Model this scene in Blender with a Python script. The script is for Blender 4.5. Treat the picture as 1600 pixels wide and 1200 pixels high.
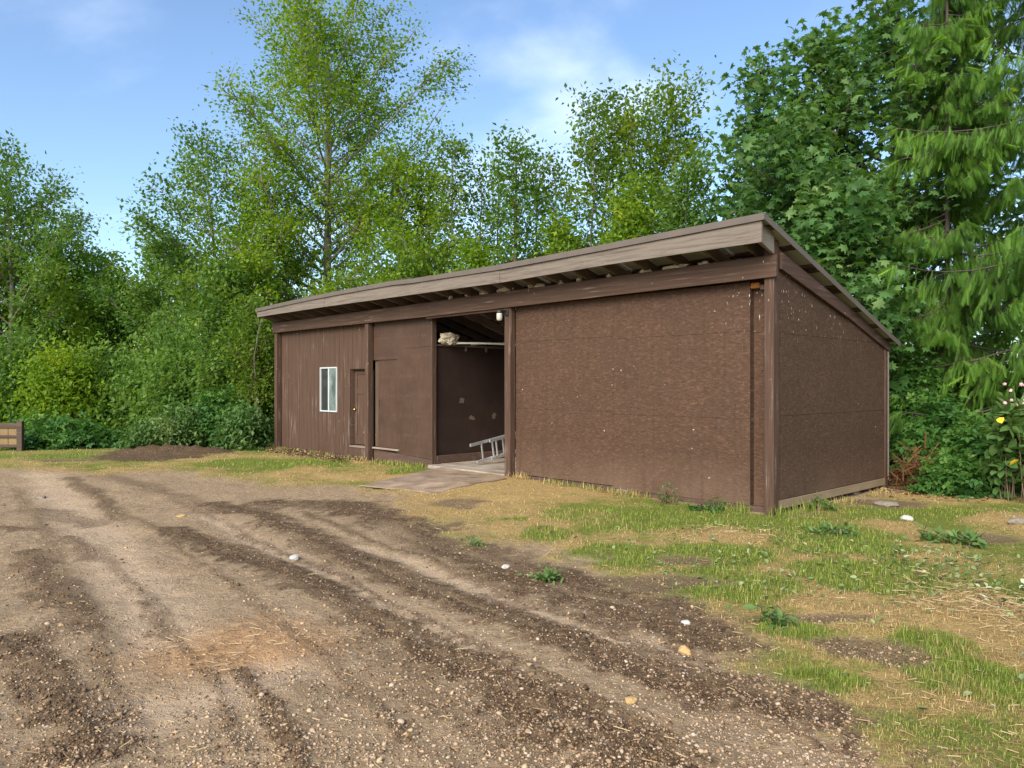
import bpy, bmesh, math, random
import numpy as np
from mathutils import Vector, Matrix

random.seed(11)
RNG = np.random.default_rng(11)
sc = bpy.context.scene
for o in list(bpy.data.objects):
    bpy.data.objects.remove(o)
COL = sc.collection

# ------------------------------------------------------------------ camera
F, HY, H = 1186.0, 602.0, 1.754          # focal length in photo pixels, horizon row, eye height
cam_d = bpy.data.cameras.new('camera')
cam = bpy.data.objects.new('camera', cam_d)
COL.objects.link(cam)
cam.location = (0, 0, H)
cam.rotation_euler = (math.radians(90), 0, 0)
cam_d.sensor_width = 36
cam_d.lens = F / 1600 * 36
cam_d.shift_y = 2 / 1600
cam_d.clip_end = 5000
sc.camera = cam
sc.render.resolution_x, sc.render.resolution_y = 1024, 768

# ------------------------------------------------------------------ sky and sun
SUN_DIR = Vector((-0.38, -0.80, 0.58)).normalized()     # towards the sun
elev = math.asin(SUN_DIR.z)
azim = math.atan2(SUN_DIR.x, SUN_DIR.y)
w = bpy.data.worlds.new('World')
sc.world = w
w.use_nodes = True
nt = w.node_tree
nt.nodes.clear()
def N(tree, t, **kw):
    n = tree.nodes.new(t)
    for k, v in kw.items():
        setattr(n, k, v)
    return n
sky = N(nt, 'ShaderNodeTexSky', sky_type='NISHITA')
sky.sun_disc = False
sky.sun_elevation = elev
sky.sun_rotation = azim
sky.air_density = 1.0
sky.dust_density = 0.7
sky.ozone_density = 3.0
sky.altitude = 100
tc = N(nt, 'ShaderNodeTexCoord')
# thin cirrus spread over the whole dome
sepw = N(nt, 'ShaderNodeSeparateXYZ')
nt.links.new(tc.outputs['Generated'], sepw.inputs[0])
den = N(nt, 'ShaderNodeMath', operation='ADD'); den.inputs[1].default_value = 0.18
nt.links.new(sepw.outputs['Z'], den.inputs[0])
dmax = N(nt, 'ShaderNodeMath', operation='MAXIMUM'); dmax.inputs[1].default_value = 0.12
nt.links.new(den.outputs[0], dmax.inputs[0])
dx = N(nt, 'ShaderNodeMath', operation='DIVIDE'); dy = N(nt, 'ShaderNodeMath', operation='DIVIDE')
nt.links.new(sepw.outputs['X'], dx.inputs[0]); nt.links.new(dmax.outputs[0], dx.inputs[1])
nt.links.new(sepw.outputs['Y'], dy.inputs[0]); nt.links.new(dmax.outputs[0], dy.inputs[1])
cmb = N(nt, 'ShaderNodeCombineXYZ')
nt.links.new(dx.outputs[0], cmb.inputs[0]); nt.links.new(dy.outputs[0], cmb.inputs[1])
mp = N(nt, 'ShaderNodeMapping')
mp.inputs['Location'].default_value = (5.35, 2.2, 0.0)
mp.inputs['Rotation'].default_value = (0, 0, 0.5)
mp.inputs['Scale'].default_value = (1.0, 1.15, 1)
nt.links.new(cmb.outputs[0], mp.inputs[0])
cn = N(nt, 'ShaderNodeTexNoise')
cn.inputs['Scale'].default_value = 1.25; cn.inputs['Detail'].default_value = 7
cn.inputs['Roughness'].default_value = 0.52; cn.inputs['Distortion'].default_value = 0.25
nt.links.new(mp.outputs[0], cn.inputs['Vector'])
cr = N(nt, 'ShaderNodeMapRange'); cr.interpolation_type = 'SMOOTHSTEP'
cr.inputs[1].default_value = 0.50; cr.inputs[2].default_value = 0.80
cr.inputs[3].default_value = 0.0; cr.inputs[4].default_value = 0.45
nt.links.new(cn.outputs['Fac'], cr.inputs[0])
cmix = N(nt, 'ShaderNodeMixRGB')
cmix.inputs[2].default_value = (7.8, 8.2, 8.9, 1)
nt.links.new(cr.outputs[0], cmix.inputs[0])
nt.links.new(sky.outputs[0], cmix.inputs[1])
bg = N(nt, 'ShaderNodeBackground')
bg.inputs[1].default_value = 0.098
nt.links.new(cmix.outputs[0], bg.inputs[0])
wo = N(nt, 'ShaderNodeOutputWorld')
nt.links.new(bg.outputs[0], wo.inputs[0])

sun_d = bpy.data.lights.new('sun', 'SUN')
sun_d.energy = 2.7
sun_d.angle = math.radians(42)
sun_d.color = (1.0, 0.91, 0.75)
sun = bpy.data.objects.new('sun', sun_d)
COL.objects.link(sun)
sun.rotation_euler = SUN_DIR.to_track_quat('Z', 'Y').to_euler()
sun.location = (-12, -14, 20)

vs = sc.view_settings
vs.view_transform = 'Standard'
vs.look = 'None'
vs.gamma = 1
vs.use_curve_mapping = False
vs.exposure = 1.35
sc.render.engine = 'CYCLES'
sc.cycles.max_bounces = 8
sc.cycles.transparent_max_bounces = 8

# ------------------------------------------------------------------ helpers
def gp(px, py, z=0.0):
    """photo pixel on the ground -> world x, y"""
    Z = F * (H - z) / (py - HY)
    return ((px - 800) / F * Z, Z)
def at(px, Z):
    return (px - 800) / F * Z
def zof(py, Z):
    return H + (HY - py) / F * Z

def tag(o, label=None, cat=None, group=None, kind=None):
    if label: o['label'] = label
    if cat: o['category'] = cat
    if group: o['group'] = group
    if kind: o['kind'] = kind
    return o
def empty(name, loc=(0, 0, 0), rz=0):
    o = bpy.data.objects.new(name, None)
    COL.objects.link(o)
    o.empty_display_size = 0.2
    o.location = loc
    o.rotation_euler = (0, 0, rz)
    return o
def link_mesh(name, me, mat, parent=None):
    if mat and not me.materials:
        me.materials.append(mat)
    o = bpy.data.objects.new(name, me)
    COL.objects.link(o)
    if parent: o.parent = parent
    return o
def tri_mesh(name, V, T, attrs=None, smooth=False):
    me = bpy.data.meshes.new(name)
    V = np.ascontiguousarray(V, dtype=np.float32); T = np.ascontiguousarray(T, dtype=np.int32)
    k = T.shape[1]
    me.vertices.add(len(V)); me.vertices.foreach_set('co', V.ravel())
    me.loops.add(T.size); me.loops.foreach_set('vertex_index', T.ravel())
    me.polygons.add(len(T)); me.polygons.foreach_set('loop_start', np.arange(0, T.size, k, dtype=np.int32))
    me.update(calc_edges=True)
    if smooth:
        me.polygons.foreach_set('use_smooth', np.ones(len(T), dtype=bool))
    for nme, a in (attrs or {}).items():
        at_ = me.attributes.new(nme, 'FLOAT', 'POINT')
        at_.data.foreach_set('value', np.ascontiguousarray(a, dtype=np.float32))
    me.validate()
    return me
def hexa(name, c, mat, parent, bev=0.004):
    """c: eight corners, bottom ring then top ring, counter-clockwise"""
    bm = bmesh.new()
    vs_ = [bm.verts.new(p) for p in c]
    for f in ((3, 2, 1, 0), (4, 5, 6, 7), (0, 1, 5, 4), (1, 2, 6, 5), (2, 3, 7, 6), (3, 0, 4, 7)):
        bm.faces.new([vs_[i] for i in f])
    if bev:
        bmesh.ops.bevel(bm, geom=list(bm.edges), offset=bev, segments=1, affect='EDGES', profile=0.5)
    bmesh.ops.recalc_face_normals(bm, faces=bm.faces)
    me = bpy.data.meshes.new(name)
    bm.to_mesh(me); bm.free()
    return link_mesh(name, me, mat, parent)
def box(name, x0, x1, y0, y1, z0, z1, mat, parent, bev=0.004):
    x0, x1 = min(x0, x1), max(x0, x1)
    return hexa(name, [(x0, y0, z0), (x1, y0, z0), (x1, y1, z0), (x0, y1, z0),
                       (x0, y0, z1), (x1, y0, z1), (x1, y1, z1), (x0, y1, z1)], mat, parent, bev)
def prism(name, poly, axis, a0, a1, mat, parent, bev=0.0):
    """extrude a 2D polygon along an axis: axis 'y' poly is (x,z); axis 'x' poly is (y,z)"""
    bm = bmesh.new()
    def P(p, a): return (p[0], a, p[1]) if axis == 'y' else (a, p[0], p[1])
    A = [bm.verts.new(P(p, a0)) for p in poly]; B = [bm.verts.new(P(p, a1)) for p in poly]
    bm.faces.new(A); bm.faces.new(B[::-1])
    n = len(poly)
    for i in range(n):
        bm.faces.new([A[i], B[i], B[(i + 1) % n], A[(i + 1) % n]])
    if bev:
        bmesh.ops.bevel(bm, geom=list(bm.edges), offset=bev, segments=1, affect='EDGES', profile=0.5)
    bmesh.ops.recalc_face_normals(bm, faces=bm.faces)
    me = bpy.data.meshes.new(name); bm.to_mesh(me); bm.free()
    return link_mesh(name, me, mat, parent)

class Tubes:
    """collects tapered tubes in numpy"""
    def __init__(s): s.V = []; s.T = []; s.n = 0
    def add(s, pts, rad, k=6, cap=True):
        pts = np.asarray(pts, float); rad = np.broadcast_to(np.asarray(rad, float), (len(pts),))
        d = np.gradient(pts, axis=0); d /= np.linalg.norm(d, axis=1, keepdims=True) + 1e-9
        ref = np.array([0.31, 0.17, 0.93]) if abs(d[0][2]) < 0.9 else np.array([1.0, 0.1, 0.0])
        a = np.cross(d, ref); a /= np.linalg.norm(a, axis=1, keepdims=True) + 1e-9
        b = np.cross(d, a)
        th = np.linspace(0, 2 * math.pi, k, endpoint=False)
        R = pts[:, None, :] + rad[:, None, None] * (np.cos(th)[None, :, None] * a[:, None, :] + np.sin(th)[None, :, None] * b[:, None, :])
        m = len(pts)
        i = np.arange(m - 1)[:, None] * k + np.arange(k)[None, :]
        j = np.arange(m - 1)[:, None] * k + (np.arange(k)[None, :] + 1) % k
        q1 = np.stack([i, j, j + k], -1).reshape(-1, 3); q2 = np.stack([i, j + k, i + k], -1).reshape(-1, 3)
        T = [q1, q2]
        V = R.reshape(-1, 3)
        if cap:
            V = np.vstack([V, pts[:1], pts[-1:]])
            c0, c1 = m * k, m * k + 1
            r = np.arange(k); r2 = (r + 1) % k
            T.append(np.stack([np.full(k, c0), r2, r], -1))
            T.append(np.stack([np.full(k, c1), (m - 1) * k + r, (m - 1) * k + r2], -1))
        s.V.append(V); s.T.append(np.vstack(T) + s.n); s.n += len(V)
    def mesh(s, name): return tri_mesh(name, np.vstack(s.V), np.vstack(s.T), smooth=True)

def vnoise(x, y, seed=0):
    xi = np.floor(x).astype(np.int64); yi = np.floor(y).astype(np.int64)
    fx = x - xi; fy = y - yi
    fx = fx * fx * (3 - 2 * fx); fy = fy * fy * (3 - 2 * fy)
    def h(a, b):
        v = (a * 374761393 + b * 668265263 + seed * 974711) & 0xffffffff
        v = ((v ^ (v >> 13)) * 1274126177) & 0xffffffff
        return ((v ^ (v >> 16)) & 0xffff) / 65535.0
    return (h(xi, yi) * (1 - fx) + h(xi + 1, yi) * fx) * (1 - fy) + (h(xi, yi + 1) * (1 - fx) + h(xi + 1, yi + 1) * fx) * fy
def fbm(x, y, sc_, oct_=4, seed=0):
    s = 0; a = 0.5; t = 0
    for i in range(oct_):
        s = s + a * vnoise(x * sc_ + 17.3 * i, y * sc_ - 9.1 * i, seed + i); t += a; a *= 0.5; sc_ *= 2.03
    return s / t
def sstep(a, b, x):
    t = np.clip((x - a) / (b - a), 0, 1); return t * t * (3 - 2 * t)
def polydist(x, y, P):
    """distance to a polyline and arclength of the nearest point"""
    P = np.asarray(P, float); best = np.full(x.shape, 1e9); sb = np.zeros(x.shape); acc = 0
    for a, b in zip(P[:-1], P[1:]):
        d = b - a; L = np.hypot(*d) + 1e-9
        t = np.clip(((x - a[0]) * d[0] + (y - a[1]) * d[1]) / L ** 2, 0, 1)
        dd = np.hypot(x - a[0] - t * d[0], y - a[1] - t * d[1])
        m = dd < best; best = np.where(m, dd, best); sb = np.where(m, acc + t * L, sb); acc += L
    return best, sb
def polyside(x, y, P):
    P = np.asarray(P, float); best = np.full(x.shape, 1e9); sg = np.ones(x.shape)
    for a, b in zip(P[:-1], P[1:]):
        d = b - a; L = np.hypot(*d) + 1e-9
        t = np.clip(((x - a[0]) * d[0] + (y - a[1]) * d[1]) / L ** 2, 0, 1)
        dd = np.hypot(x - a[0] - t * d[0], y - a[1] - t * d[1]); m = dd < best; best = np.where(m, dd, best)
        sg = np.where(m, np.sign(d[0] * (y - a[1]) - d[1] * (x - a[0])), sg)
    return sg
def inside(x, y, P):
    P = np.asarray(P, float); r = np.zeros(x.shape, bool)
    for a, b in zip(P, np.roll(P, -1, axis=0)):
        c = (a[1] > y) != (b[1] > y)
        with np.errstate(divide='ignore', invalid='ignore'):
            xx = (b[0] - a[0]) * (y - a[1]) / (b[1] - a[1] + 1e-12) + a[0]
        r ^= c & (x < xx)
    return r

# ------------------------------------------------------------------ materials
class MT:
    def __init__(s, name):
        s.m = bpy.data.materials.new(name); s.m.use_nodes = True
        s.t = s.m.node_tree; s.b = s.t.nodes['Principled BSDF']; s.out = s.t.nodes['Material Output']
    def n(s, ty, **kw): return N(s.t, ty, **kw)
    def l(s, a, b): s.t.links.new(a, b)
    def coord(s, scale=(1, 1, 1), rot=(0, 0, 0), wall=False):
        c = s.n('ShaderNodeTexCoord'); m = s.n('ShaderNodeMapping')
        m.inputs['Scale'].default_value = scale; m.inputs['Rotation'].default_value = rot
        src = c.outputs['Object']
        if wall:    # (x+y, z) so that front and side faces share one pattern
            sp = s.n('ShaderNodeSeparateXYZ'); s.l(src, sp.inputs[0])
            ad = s.n('ShaderNodeMath', operation='ADD'); s.l(sp.outputs[0], ad.inputs[0]); s.l(sp.outputs[1], ad.inputs[1])
            cb = s.n('ShaderNodeCombineXYZ'); s.l(ad.outputs[0], cb.inputs[0]); s.l(sp.outputs[2], cb.inputs[1]); src = cb.outputs[0]
        s.l(src, m.inputs[0]); return m.outputs[0]
    def noise(s, vec, scale, det=5, rough=.6, dist=0):
        x = s.n('ShaderNodeTexNoise'); x.inputs['Scale'].default_value = scale; x.inputs['Detail'].default_value = det
        x.inputs['Roughness'].default_value = rough; x.inputs['Distortion'].default_value = dist
        if vec is not None: s.l(vec, x.inputs['Vector'])
        return x.outputs['Fac']
    def ramp(s, fac, stops, interp='LINEAR'):
        r = s.n('ShaderNodeValToRGB'); r.color_ramp.interpolation = interp
        e = r.color_ramp.elements
        while len(e) < len(stops): e.new(0.5)
        for i, (p, c) in enumerate(stops):
            e[i].position = p; e[i].color = (*c, 1) if len(c) == 3 else c
        s.l(fac, r.inputs[0]); return r.outputs[0]
    def mix(s, fac, a, b, mode='MIX'):
        x = s.n('ShaderNodeMixRGB', blend_type=mode)
        for i, v in enumerate((fac, a, b)):
            if hasattr(v, 'node'): s.l(v, x.inputs[i])
            elif i == 0: x.inputs[0].default_value = v
            else: x.inputs[i].default_value = (*v, 1) if len(v) == 3 else v
        return x.outputs[0]
    def rng(s, v, a, b, c=0., d=1.):
        x = s.n('ShaderNodeMapRange'); s.l(v, x.inputs[0])
        for i, k in enumerate((a, b, c, d)): x.inputs[i + 1].default_value = k
        return x.outputs[0]
    def math(s, op, a, b):
        x = s.n('ShaderNodeMath', operation=op)
        for i, v in enumerate((a, b)):
            if hasattr(v, 'node'): s.l(v, x.inputs[i])
            else: x.inputs[i].default_value = v
        return x.outputs[0]
    def attr(s, name):
        a = s.n('ShaderNodeAttribute'); a.attribute_name = name; return a.outputs['Fac']
    def bump(s, h, strength, dist=.01):
        b = s.n('ShaderNodeBump'); b.inputs['Strength'].default_value = strength; b.inputs['Distance'].default_value = dist
        s.l(h, b.inputs['Height']); s.l(b.outputs[0], s.b.inputs['Normal'])
    def col(s, c):
        if hasattr(c, 'node'): s.l(c, s.b.inputs['Base Color'])
        else: s.b.inputs['Base Color'].default_value = (*c, 1)
    def rough(s, v, spec=.3):
        if hasattr(v, 'node'): s.l(v, s.b.inputs['Roughness'])
        else: s.b.inputs['Roughness'].default_value = v
        s.b.inputs['Specular IOR Level'].default_value = spec

def plain(name, c, rough=.6, spec=.3, metal=0, var=.15, scale=9):
    M = MT(name); f = M.noise(M.coord(), scale, 5)
    lo = tuple(v * (1 - var) for v in c); hi = tuple(min(1, v * (1 + var)) for v in c)
    M.col(M.ramp(f, [(.3, lo), (.7, hi)])); M.rough(rough, spec); M.b.inputs['Metallic'].default_value = metal
    M.bump(f, .15, .004)
    return M.m
def wood(name, c, axis, worn=None, wornamt=.0, rough=.75, var=.3, fine=26):
    """paint or bare timber with grain along an axis"""
    M = MT(name)
    s = {'x': (1.1, fine, fine), 'y': (fine, 1.1, fine), 'z': (fine, fine, 1.1)}[axis]
    g = M.noise(M.coord(s), 1.0, 6, .65, .4)
    big = M.noise(M.coord((1, 1, 1)), 1.3, 4, .6)
    lo = tuple(v * (1 - var) for v in c); hi = tuple(v * (1 + var) for v in c)
    base = M.ramp(g, [(.3, lo), (.68, hi)])
    base = M.mix(M.rng(big, .35, .7), base, tuple(v * .8 for v in c), 'MIX') if worn is None else base
    if worn:
        k = M.math('MULTIPLY', M.rng(g, .56, .68), M.rng(big, .5 - wornamt * .25, .62))
        base = M.mix(k, base, worn)
    fl = M.n('ShaderNodeTexVoronoi'); M.l(M.coord((7, 7, 4)), fl.inputs['Vector']); fl.inputs['Scale'].default_value = 1.0
    fm = M.math('MULTIPLY', M.rng(fl.outputs['Distance'], .075, .05), M.rng(M.noise(M.coord(), 2.3, 2), .5, .62))
    base = M.mix(fm, base, (.42, .36, .31))
    M.col(base); M.rough(rough, .25); M.bump(g, .35, .006)
    return M.m
def osb(name, c):
    M = MT(name)
    v1 = M.n('ShaderNodeTexVoronoi'); M.l(M.coord((20, 56, 1), (0, 0, .35), True), v1.inputs['Vector']); v1.inputs['Scale'].default_value = 1
    v2 = M.n('ShaderNodeTexVoronoi'); M.l(M.coord((20, 50, 1), (0, 0, -.9), True), v2.inputs['Vector']); v2.inputs['Scale'].default_value = 1
    v3 = M.n('ShaderNodeTexVoronoi'); M.l(M.coord((18, 54, 1), (0, 0, 1.7), True), v3.inputs['Vector']); v3.inputs['Scale'].default_value = 1
    s1 = M.n('ShaderNodeSeparateColor'); M.l(v1.outputs['Color'], s1.inputs[0])
    s2 = M.n('ShaderNodeSeparateColor'); M.l(v2.outputs['Color'], s2.inputs[0])
    s3 = M.n('ShaderNodeSeparateColor'); M.l(v3.outputs['Color'], s3.inputs[0])
    h = M.math('MULTIPLY', M.math('ADD', M.math('ADD', s1.outputs[0], s2.outputs[1]), s3.outputs[2]), 1 / 3)
    fine = M.noise(M.coord((60, 60, 1), (0, 0, 0), True), 1, 4, .7)
    hh = M.math('ADD', M.math('MULTIPLY', h, .75), M.math('MULTIPLY', fine, .25))
    base = M.ramp(hh, [(.25, tuple(v * .74 for v in c)), (.5, c), (.8, tuple(v * 1.42 for v in c))])
    big = M.noise(M.coord((1, 1, 1), (0, 0, 0), True), .9, 4, .6)
    base = M.mix(M.rng(big, .35, .7, 0, .4), base, tuple(v * .72 for v in (c[0], c[1] * 1.0, c[2] * 1.02)))
    base = M.mix(M.math('MULTIPLY', M.math('GREATER_THAN', s2.outputs[0], .90), M.rng(fine, .4, .6, 0, .55)), base, tuple(v * 2.4 for v in c))
    mud = M.n('ShaderNodeSeparateXYZ'); M.l(M.n('ShaderNodeTexCoord').outputs['Object'], mud.inputs[0])
    base = M.mix(M.math('MULTIPLY', M.rng(mud.outputs[2], .75, .05, 0, .55), M.rng(big, .3, .65)), base, (.17, .11, .075))
    # run-down streaks
    st = M.noise(M.coord((16, .7, 1), (0, 0, 0), True), 1, 4, .6)
    base = M.mix(M.rng(st, .58, .75, 0, .35), base, tuple(v * 1.35 for v in c))
    st2 = M.noise(M.coord((9, .3, 1), (0, 0, .02), True), 1, 5, .65)
    base = M.mix(M.rng(st2, .54, .72, 0, .5), base, tuple(v * .55 for v in c))
    # paint flakes knocked off the strands
    f = M.n('ShaderNodeTexVoronoi'); M.l(M.coord((5.5, 8, 1), (0, 0, .5), True), f.inputs['Vector']); f.inputs['Scale'].default_value = 1.0
    fs = M.n('ShaderNodeSeparateColor'); M.l(f.outputs['Color'], fs.inputs[0])
    fm = M.math('MULTIPLY', M.rng(f.outputs['Distance'], .10, .06), M.math('GREATER_THAN', fs.outputs[0], .86))
    fm = M.math('MULTIPLY', fm, M.rng(fine, .42, .55))
    base = M.mix(fm, base, (.5, .42, .35))
    # bird droppings high up beside the corner post
    c2 = M.n('ShaderNodeTexCoord'); sp = M.n('ShaderNodeSeparateXYZ'); M.l(c2.outputs['Object'], sp.inputs[0])
    mx = M.math('MULTIPLY', M.rng(sp.outputs[0], -1.05, -.6), M.rng(sp.outputs[2], 2.2, 3.05))
    dr = M.noise(M.coord((26, 9, 1), (0, 0, 0), True), 1, 2, .5)
    dm = M.math('MULTIPLY', M.rng(dr, .67, .72), mx)
    base = M.mix(dm, base, (.72, .70, .66))
    M.col(base); M.rough(.72, .3)
    M.bump(hh, .55, .006)
    return M.m
def ply(name, c, marks=True):
    M = MT(name)
    g = M.noise(M.coord((22, 2.2, 1), (0, 0, 0), True), 1, 6, .65, .5)
    big = M.noise(M.coord((1.2, 2.2, 1), (0, 0, 0), True), 1.2, 4, .65)
    base = M.ramp(g, [(.3, tuple(v * .8 for v in c)), (.7, tuple(v * 1.22 for v in c))])
    base = M.mix(M.rng(big, .36, .68, 0, .75), base, tuple(v * .62 for v in c))
    if marks:       # rows of faint glue marks that show through the paint
        c2 = M.n('ShaderNodeTexCoord'); sp = M.n('ShaderNodeSeparateXYZ'); M.l(c2.outputs['Object'], sp.inputs[0])
        zz = M.math('ABSOLUTE', M.math('SUBTRACT', M.math('FRACT', M.math('MULTIPLY', sp.outputs[2], 2.3), 0), .5), 0)
        xx = M.math('ABSOLUTE', M.math('SUBTRACT', M.math('FRACT', M.math('ADD', M.math('MULTIPLY', sp.outputs[0], 9), M.math('MULTIPLY', sp.outputs[2], 14)), 0), .5), 0)
        mk = M.math('MULTIPLY', M.rng(zz, .07, .03), M.rng(xx, .2, .1))
        mk = M.math('MULTIPLY', mk, M.rng(M.noise(M.coord((5, 5, 1), (0, 0, 0), True), 1, 3), .45, .6, 0, .6))
        base = M.mix(mk, base, tuple(min(1, v * 2.1) for v in c))
    M.col(base); M.rough(.62, .35); M.bump(g, .2, .004)
    return M.m
def leafmat(name, stops, trans=.35, rough=.45, tint=(1.5, 1.45, .5)):
    M = MT(name)
    r = M.attr('rnd')
    geo = M.n('ShaderNodeNewGeometry')
    big = M.n('ShaderNodeTexNoise'); M.l(geo.outputs['Position'], big.inputs['Vector']); big.inputs['Scale'].default_value = .9; big.inputs['Detail'].default_value = 2
    f = M.math('ADD', M.math('MULTIPLY', r, .62), M.rng(big.outputs['Fac'], .3, .7, 0., .38))
    c = M.ramp(f, stops)
    M.col(c); M.rough(rough + .1, .2)
    tr = M.n('ShaderNodeBsdfTranslucent')
    M.l(M.mix(1.0, c, tint, 'MULTIPLY'), tr.inputs[0])
    mx = M.n('ShaderNodeMixShader'); mx.inputs[0].default_value = trans
    M.l(M.b.outputs[0], mx.inputs[1]); M.l(tr.outputs[0], mx.inputs[2]); M.l(mx.outputs[0], M.out.inputs[0])
    return M.m

BR = (.118, .066, .048)
mt = {}
mt['osb'] = osb('brown_strand_board', (.069, .0365, .0215))
mt['ply'] = ply('brown_plywood', (.070, .0375, .0235))
mt['plyin'] = ply('brown_plywood_shaded', (.032, .018, .014), False)  # darker copy of the plywood, interior shade put into its colour
mt['post'] = wood('brown_post', (.072, .041, .028), 'z', (.27, .22, .18), .3)
mt['beam'] = wood('brown_beam', (.07, .041, .028), 'x', (.2, .16, .13), .15)
mt['rake'] = wood('brown_rake', (.068, .039, .029), 'y', (.18, .145, .115), .1)
mt['side'] = wood('brown_siding', (.073, .042, .028), 'z', (.24, .19, .16), .1, var=.2)
mt['rafter'] = wood('rafter_timber', (.13, .09, .068), 'y')
mt['fascia'] = wood('weathered_fascia', (.150, .124, .102), 'x', (.066, .042, .028), 1.0, var=.42, fine=22)
mt['fasciay'] = wood('weathered_timber', (.20, .168, .142), 'y', var=.24)
mt['tan'] = wood('bare_skirt_timber', (.25, .185, .115), 'y', var=.2)
mt['sill'] = wood('worn_sill', (.22, .165, .13), 'x', (.38, .32, .27), .5)
mt['base'] = wood('brown_base_board', (.08, .049, .037), 'x', (.2, .16, .13), .3)
mt['olive'] = wood('bare_jamb', (.095, .068, .047), 'z', var=.15)
mt['trim'] = plain('taupe_metal_trim', (.112, .09, .074), .5, .4, .0, .1, 3)
mt['under'] = plain('galvanised_roofing', (.42, .42, .37), .55, .4, .0, .08, 3)
mt['white'] = plain('white_frame', (.46, .48, .50), .45, .4, 0, .06)
mt['brass'] = plain('brass', (.55, .38, .14), .3, .5, 1, .1)
mt['black'] = plain('black_metal', (.02, .02, .02), .5, .4)
mt['alu'] = plain('aluminium', (.62, .63, .64), .38, .5, .75, .1, 14)
mt['rust'] = plain('rotten_timber', (.40, .17, .055), .9, .1, 0, .4, 22)
mt['wool'] = plain('pale_insulation', (.46, .40, .30), .95, .05, 0, .25, 14)
mt['pipe'] = plain('pale_pipe', (.72, .69, .60), .5, .3, 0, .06)
mt['concrete'] = plain('worn_concrete', (.28, .235, .19), .9, .15, 0, .35, 2.2)
mt['dirtyply'] = plain('muddy_plywood', (.26, .19, .135), .85, .15, 0, .42, 2.4)
mt['stone'] = plain('pale_stone', (.20, .172, .14), .85, .2, 0, .25, 18)
mt['wstone'] = plain('white_stone', (.46, .43, .39), .85, .2, 0, .2, 18)
mt['ystone'] = plain('ochre_stone', (.42, .28, .12), .85, .2, 0, .3, 18)
mt['fence'] = wood('old_fence', (.075, .05, .036), 'x', (.2, .16, .12), .5)
mt['fencey'] = ply('yellowed_fence_board', (.22, .145, .065), False)
M = MT('dark_window_glass'); M.col((.03, .033, .034)); M.rough(.05, .3); mt['glass'] = M.m
M = MT('milky_reflection_glass')
mk = M.noise(M.coord((3, 3, 1.6)), 1.4, 4)  # pale frost and a greenish reflection, both painted into the pane colour
M.col(M.ramp(mk, [(.35, (.06, .085, .08)), (.7, (.22, .27, .27))])); M.rough(.12, .6); mt['milky'] = M.m
M = MT('lamp_glass'); M.col((.55, .53, .45)); M.rough(.2, .5); M.b.inputs['Transmission Weight'].default_value = .25; mt['jar'] = M.m

# leaves: albedo and translucent tint raised to offset self-shadow inside the crowns
mt['alder'] = leafmat('alder_leaves', [(.05, (.07, .14, .016)), (.4, (.135, .235, .022)), (.72, (.20, .31, .03)), (.95, (.36, .38, .04))], .5)
mt['alder2'] = leafmat('dark_alder_leaves', [(.05, (.05, .115, .025)), (.45, (.10, .195, .04)), (.75, (.16, .26, .055)), (.97, (.28, .33, .07))], .48)
mt['young'] = leafmat('sapling_leaves', [(.05, (.055, .11, .02)), (.45, (.11, .195, .026)), (.8, (.19, .27, .036)), (.97, (.36, .35, .05))], .5)
mt['maple'] = leafmat('maple_leaves', [(.03, (.03, .08, .028)), (.4, (.065, .15, .042)), (.75, (.125, .23, .07)), (.90, (.20, .29, .10)), (1, (.42, .33, .06))], .45, .3)  # pale grey-green stop paints in the sky sheen on the leaves
mt['cedar'] = leafmat('cedar_sprays', [(.05, (.035, .085, .018)), (.4, (.075, .165, .024)), (.7, (.125, .255, .038)), (.95, (.215, .37, .06))], .4)
mt['bramble'] = leafmat('bramble_leaves', [(.05, (.022, .068, .018)), (.45, (.05, .135, .028)), (.8, (.11, .22, .042)), (.98, (.21, .31, .06))], .35, .42)
mt['weed'] = leafmat('weed_leaves', [(.05, (.045, .10, .03)), (.45, (.085, .17, .045)), (.8, (.17, .25, .085)), (.98, (.33, .37, .17))], .35)
mt['dead'] = leafmat('dead_fern', [(.05, (.05, .022, .012)), (.5, (.12, .052, .024)), (.95, (.22, .11, .05))], .2, tint=(1, 1, 1))
mt['yleaf'] = plain('yellow_leaf', (.70, .46, .03), .5, .3, 0, .15)
mt['bark'] = wood('alder_bark', (.19, .17, .145), 'z', var=.35, fine=12)
mt['dbark'] = wood('dark_bark', (.075, .062, .05), 'z', var=.35, fine=14)
mt['cbark'] = wood('cedar_bark', (.13, .085, .06), 'z', var=.35, fine=16)
mt['flower'] = plain('pinkish_flowers', (.62, .36, .40), .7, .2)

# ------------------------------------------------------------------ shed frame of reference
OX, OY = 3.5514, 10.2982
LXx, LXy = 0.6882026, -0.7255185      # local x runs to the right along the front
Vx, Vy = 0.7255185, 0.6882026         # local y runs back along the side
SHROT = math.atan2(LXy, LXx)
def sh2w(x, y): return (OX + LXx * x + Vx * y, OY + LXy * x + Vy * y)
def w2sh(X, Y): return ((X - OX) * LXx + (Y - OY) * LXy, (X - OX) * Vx + (Y - OY) * Vy)

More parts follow.
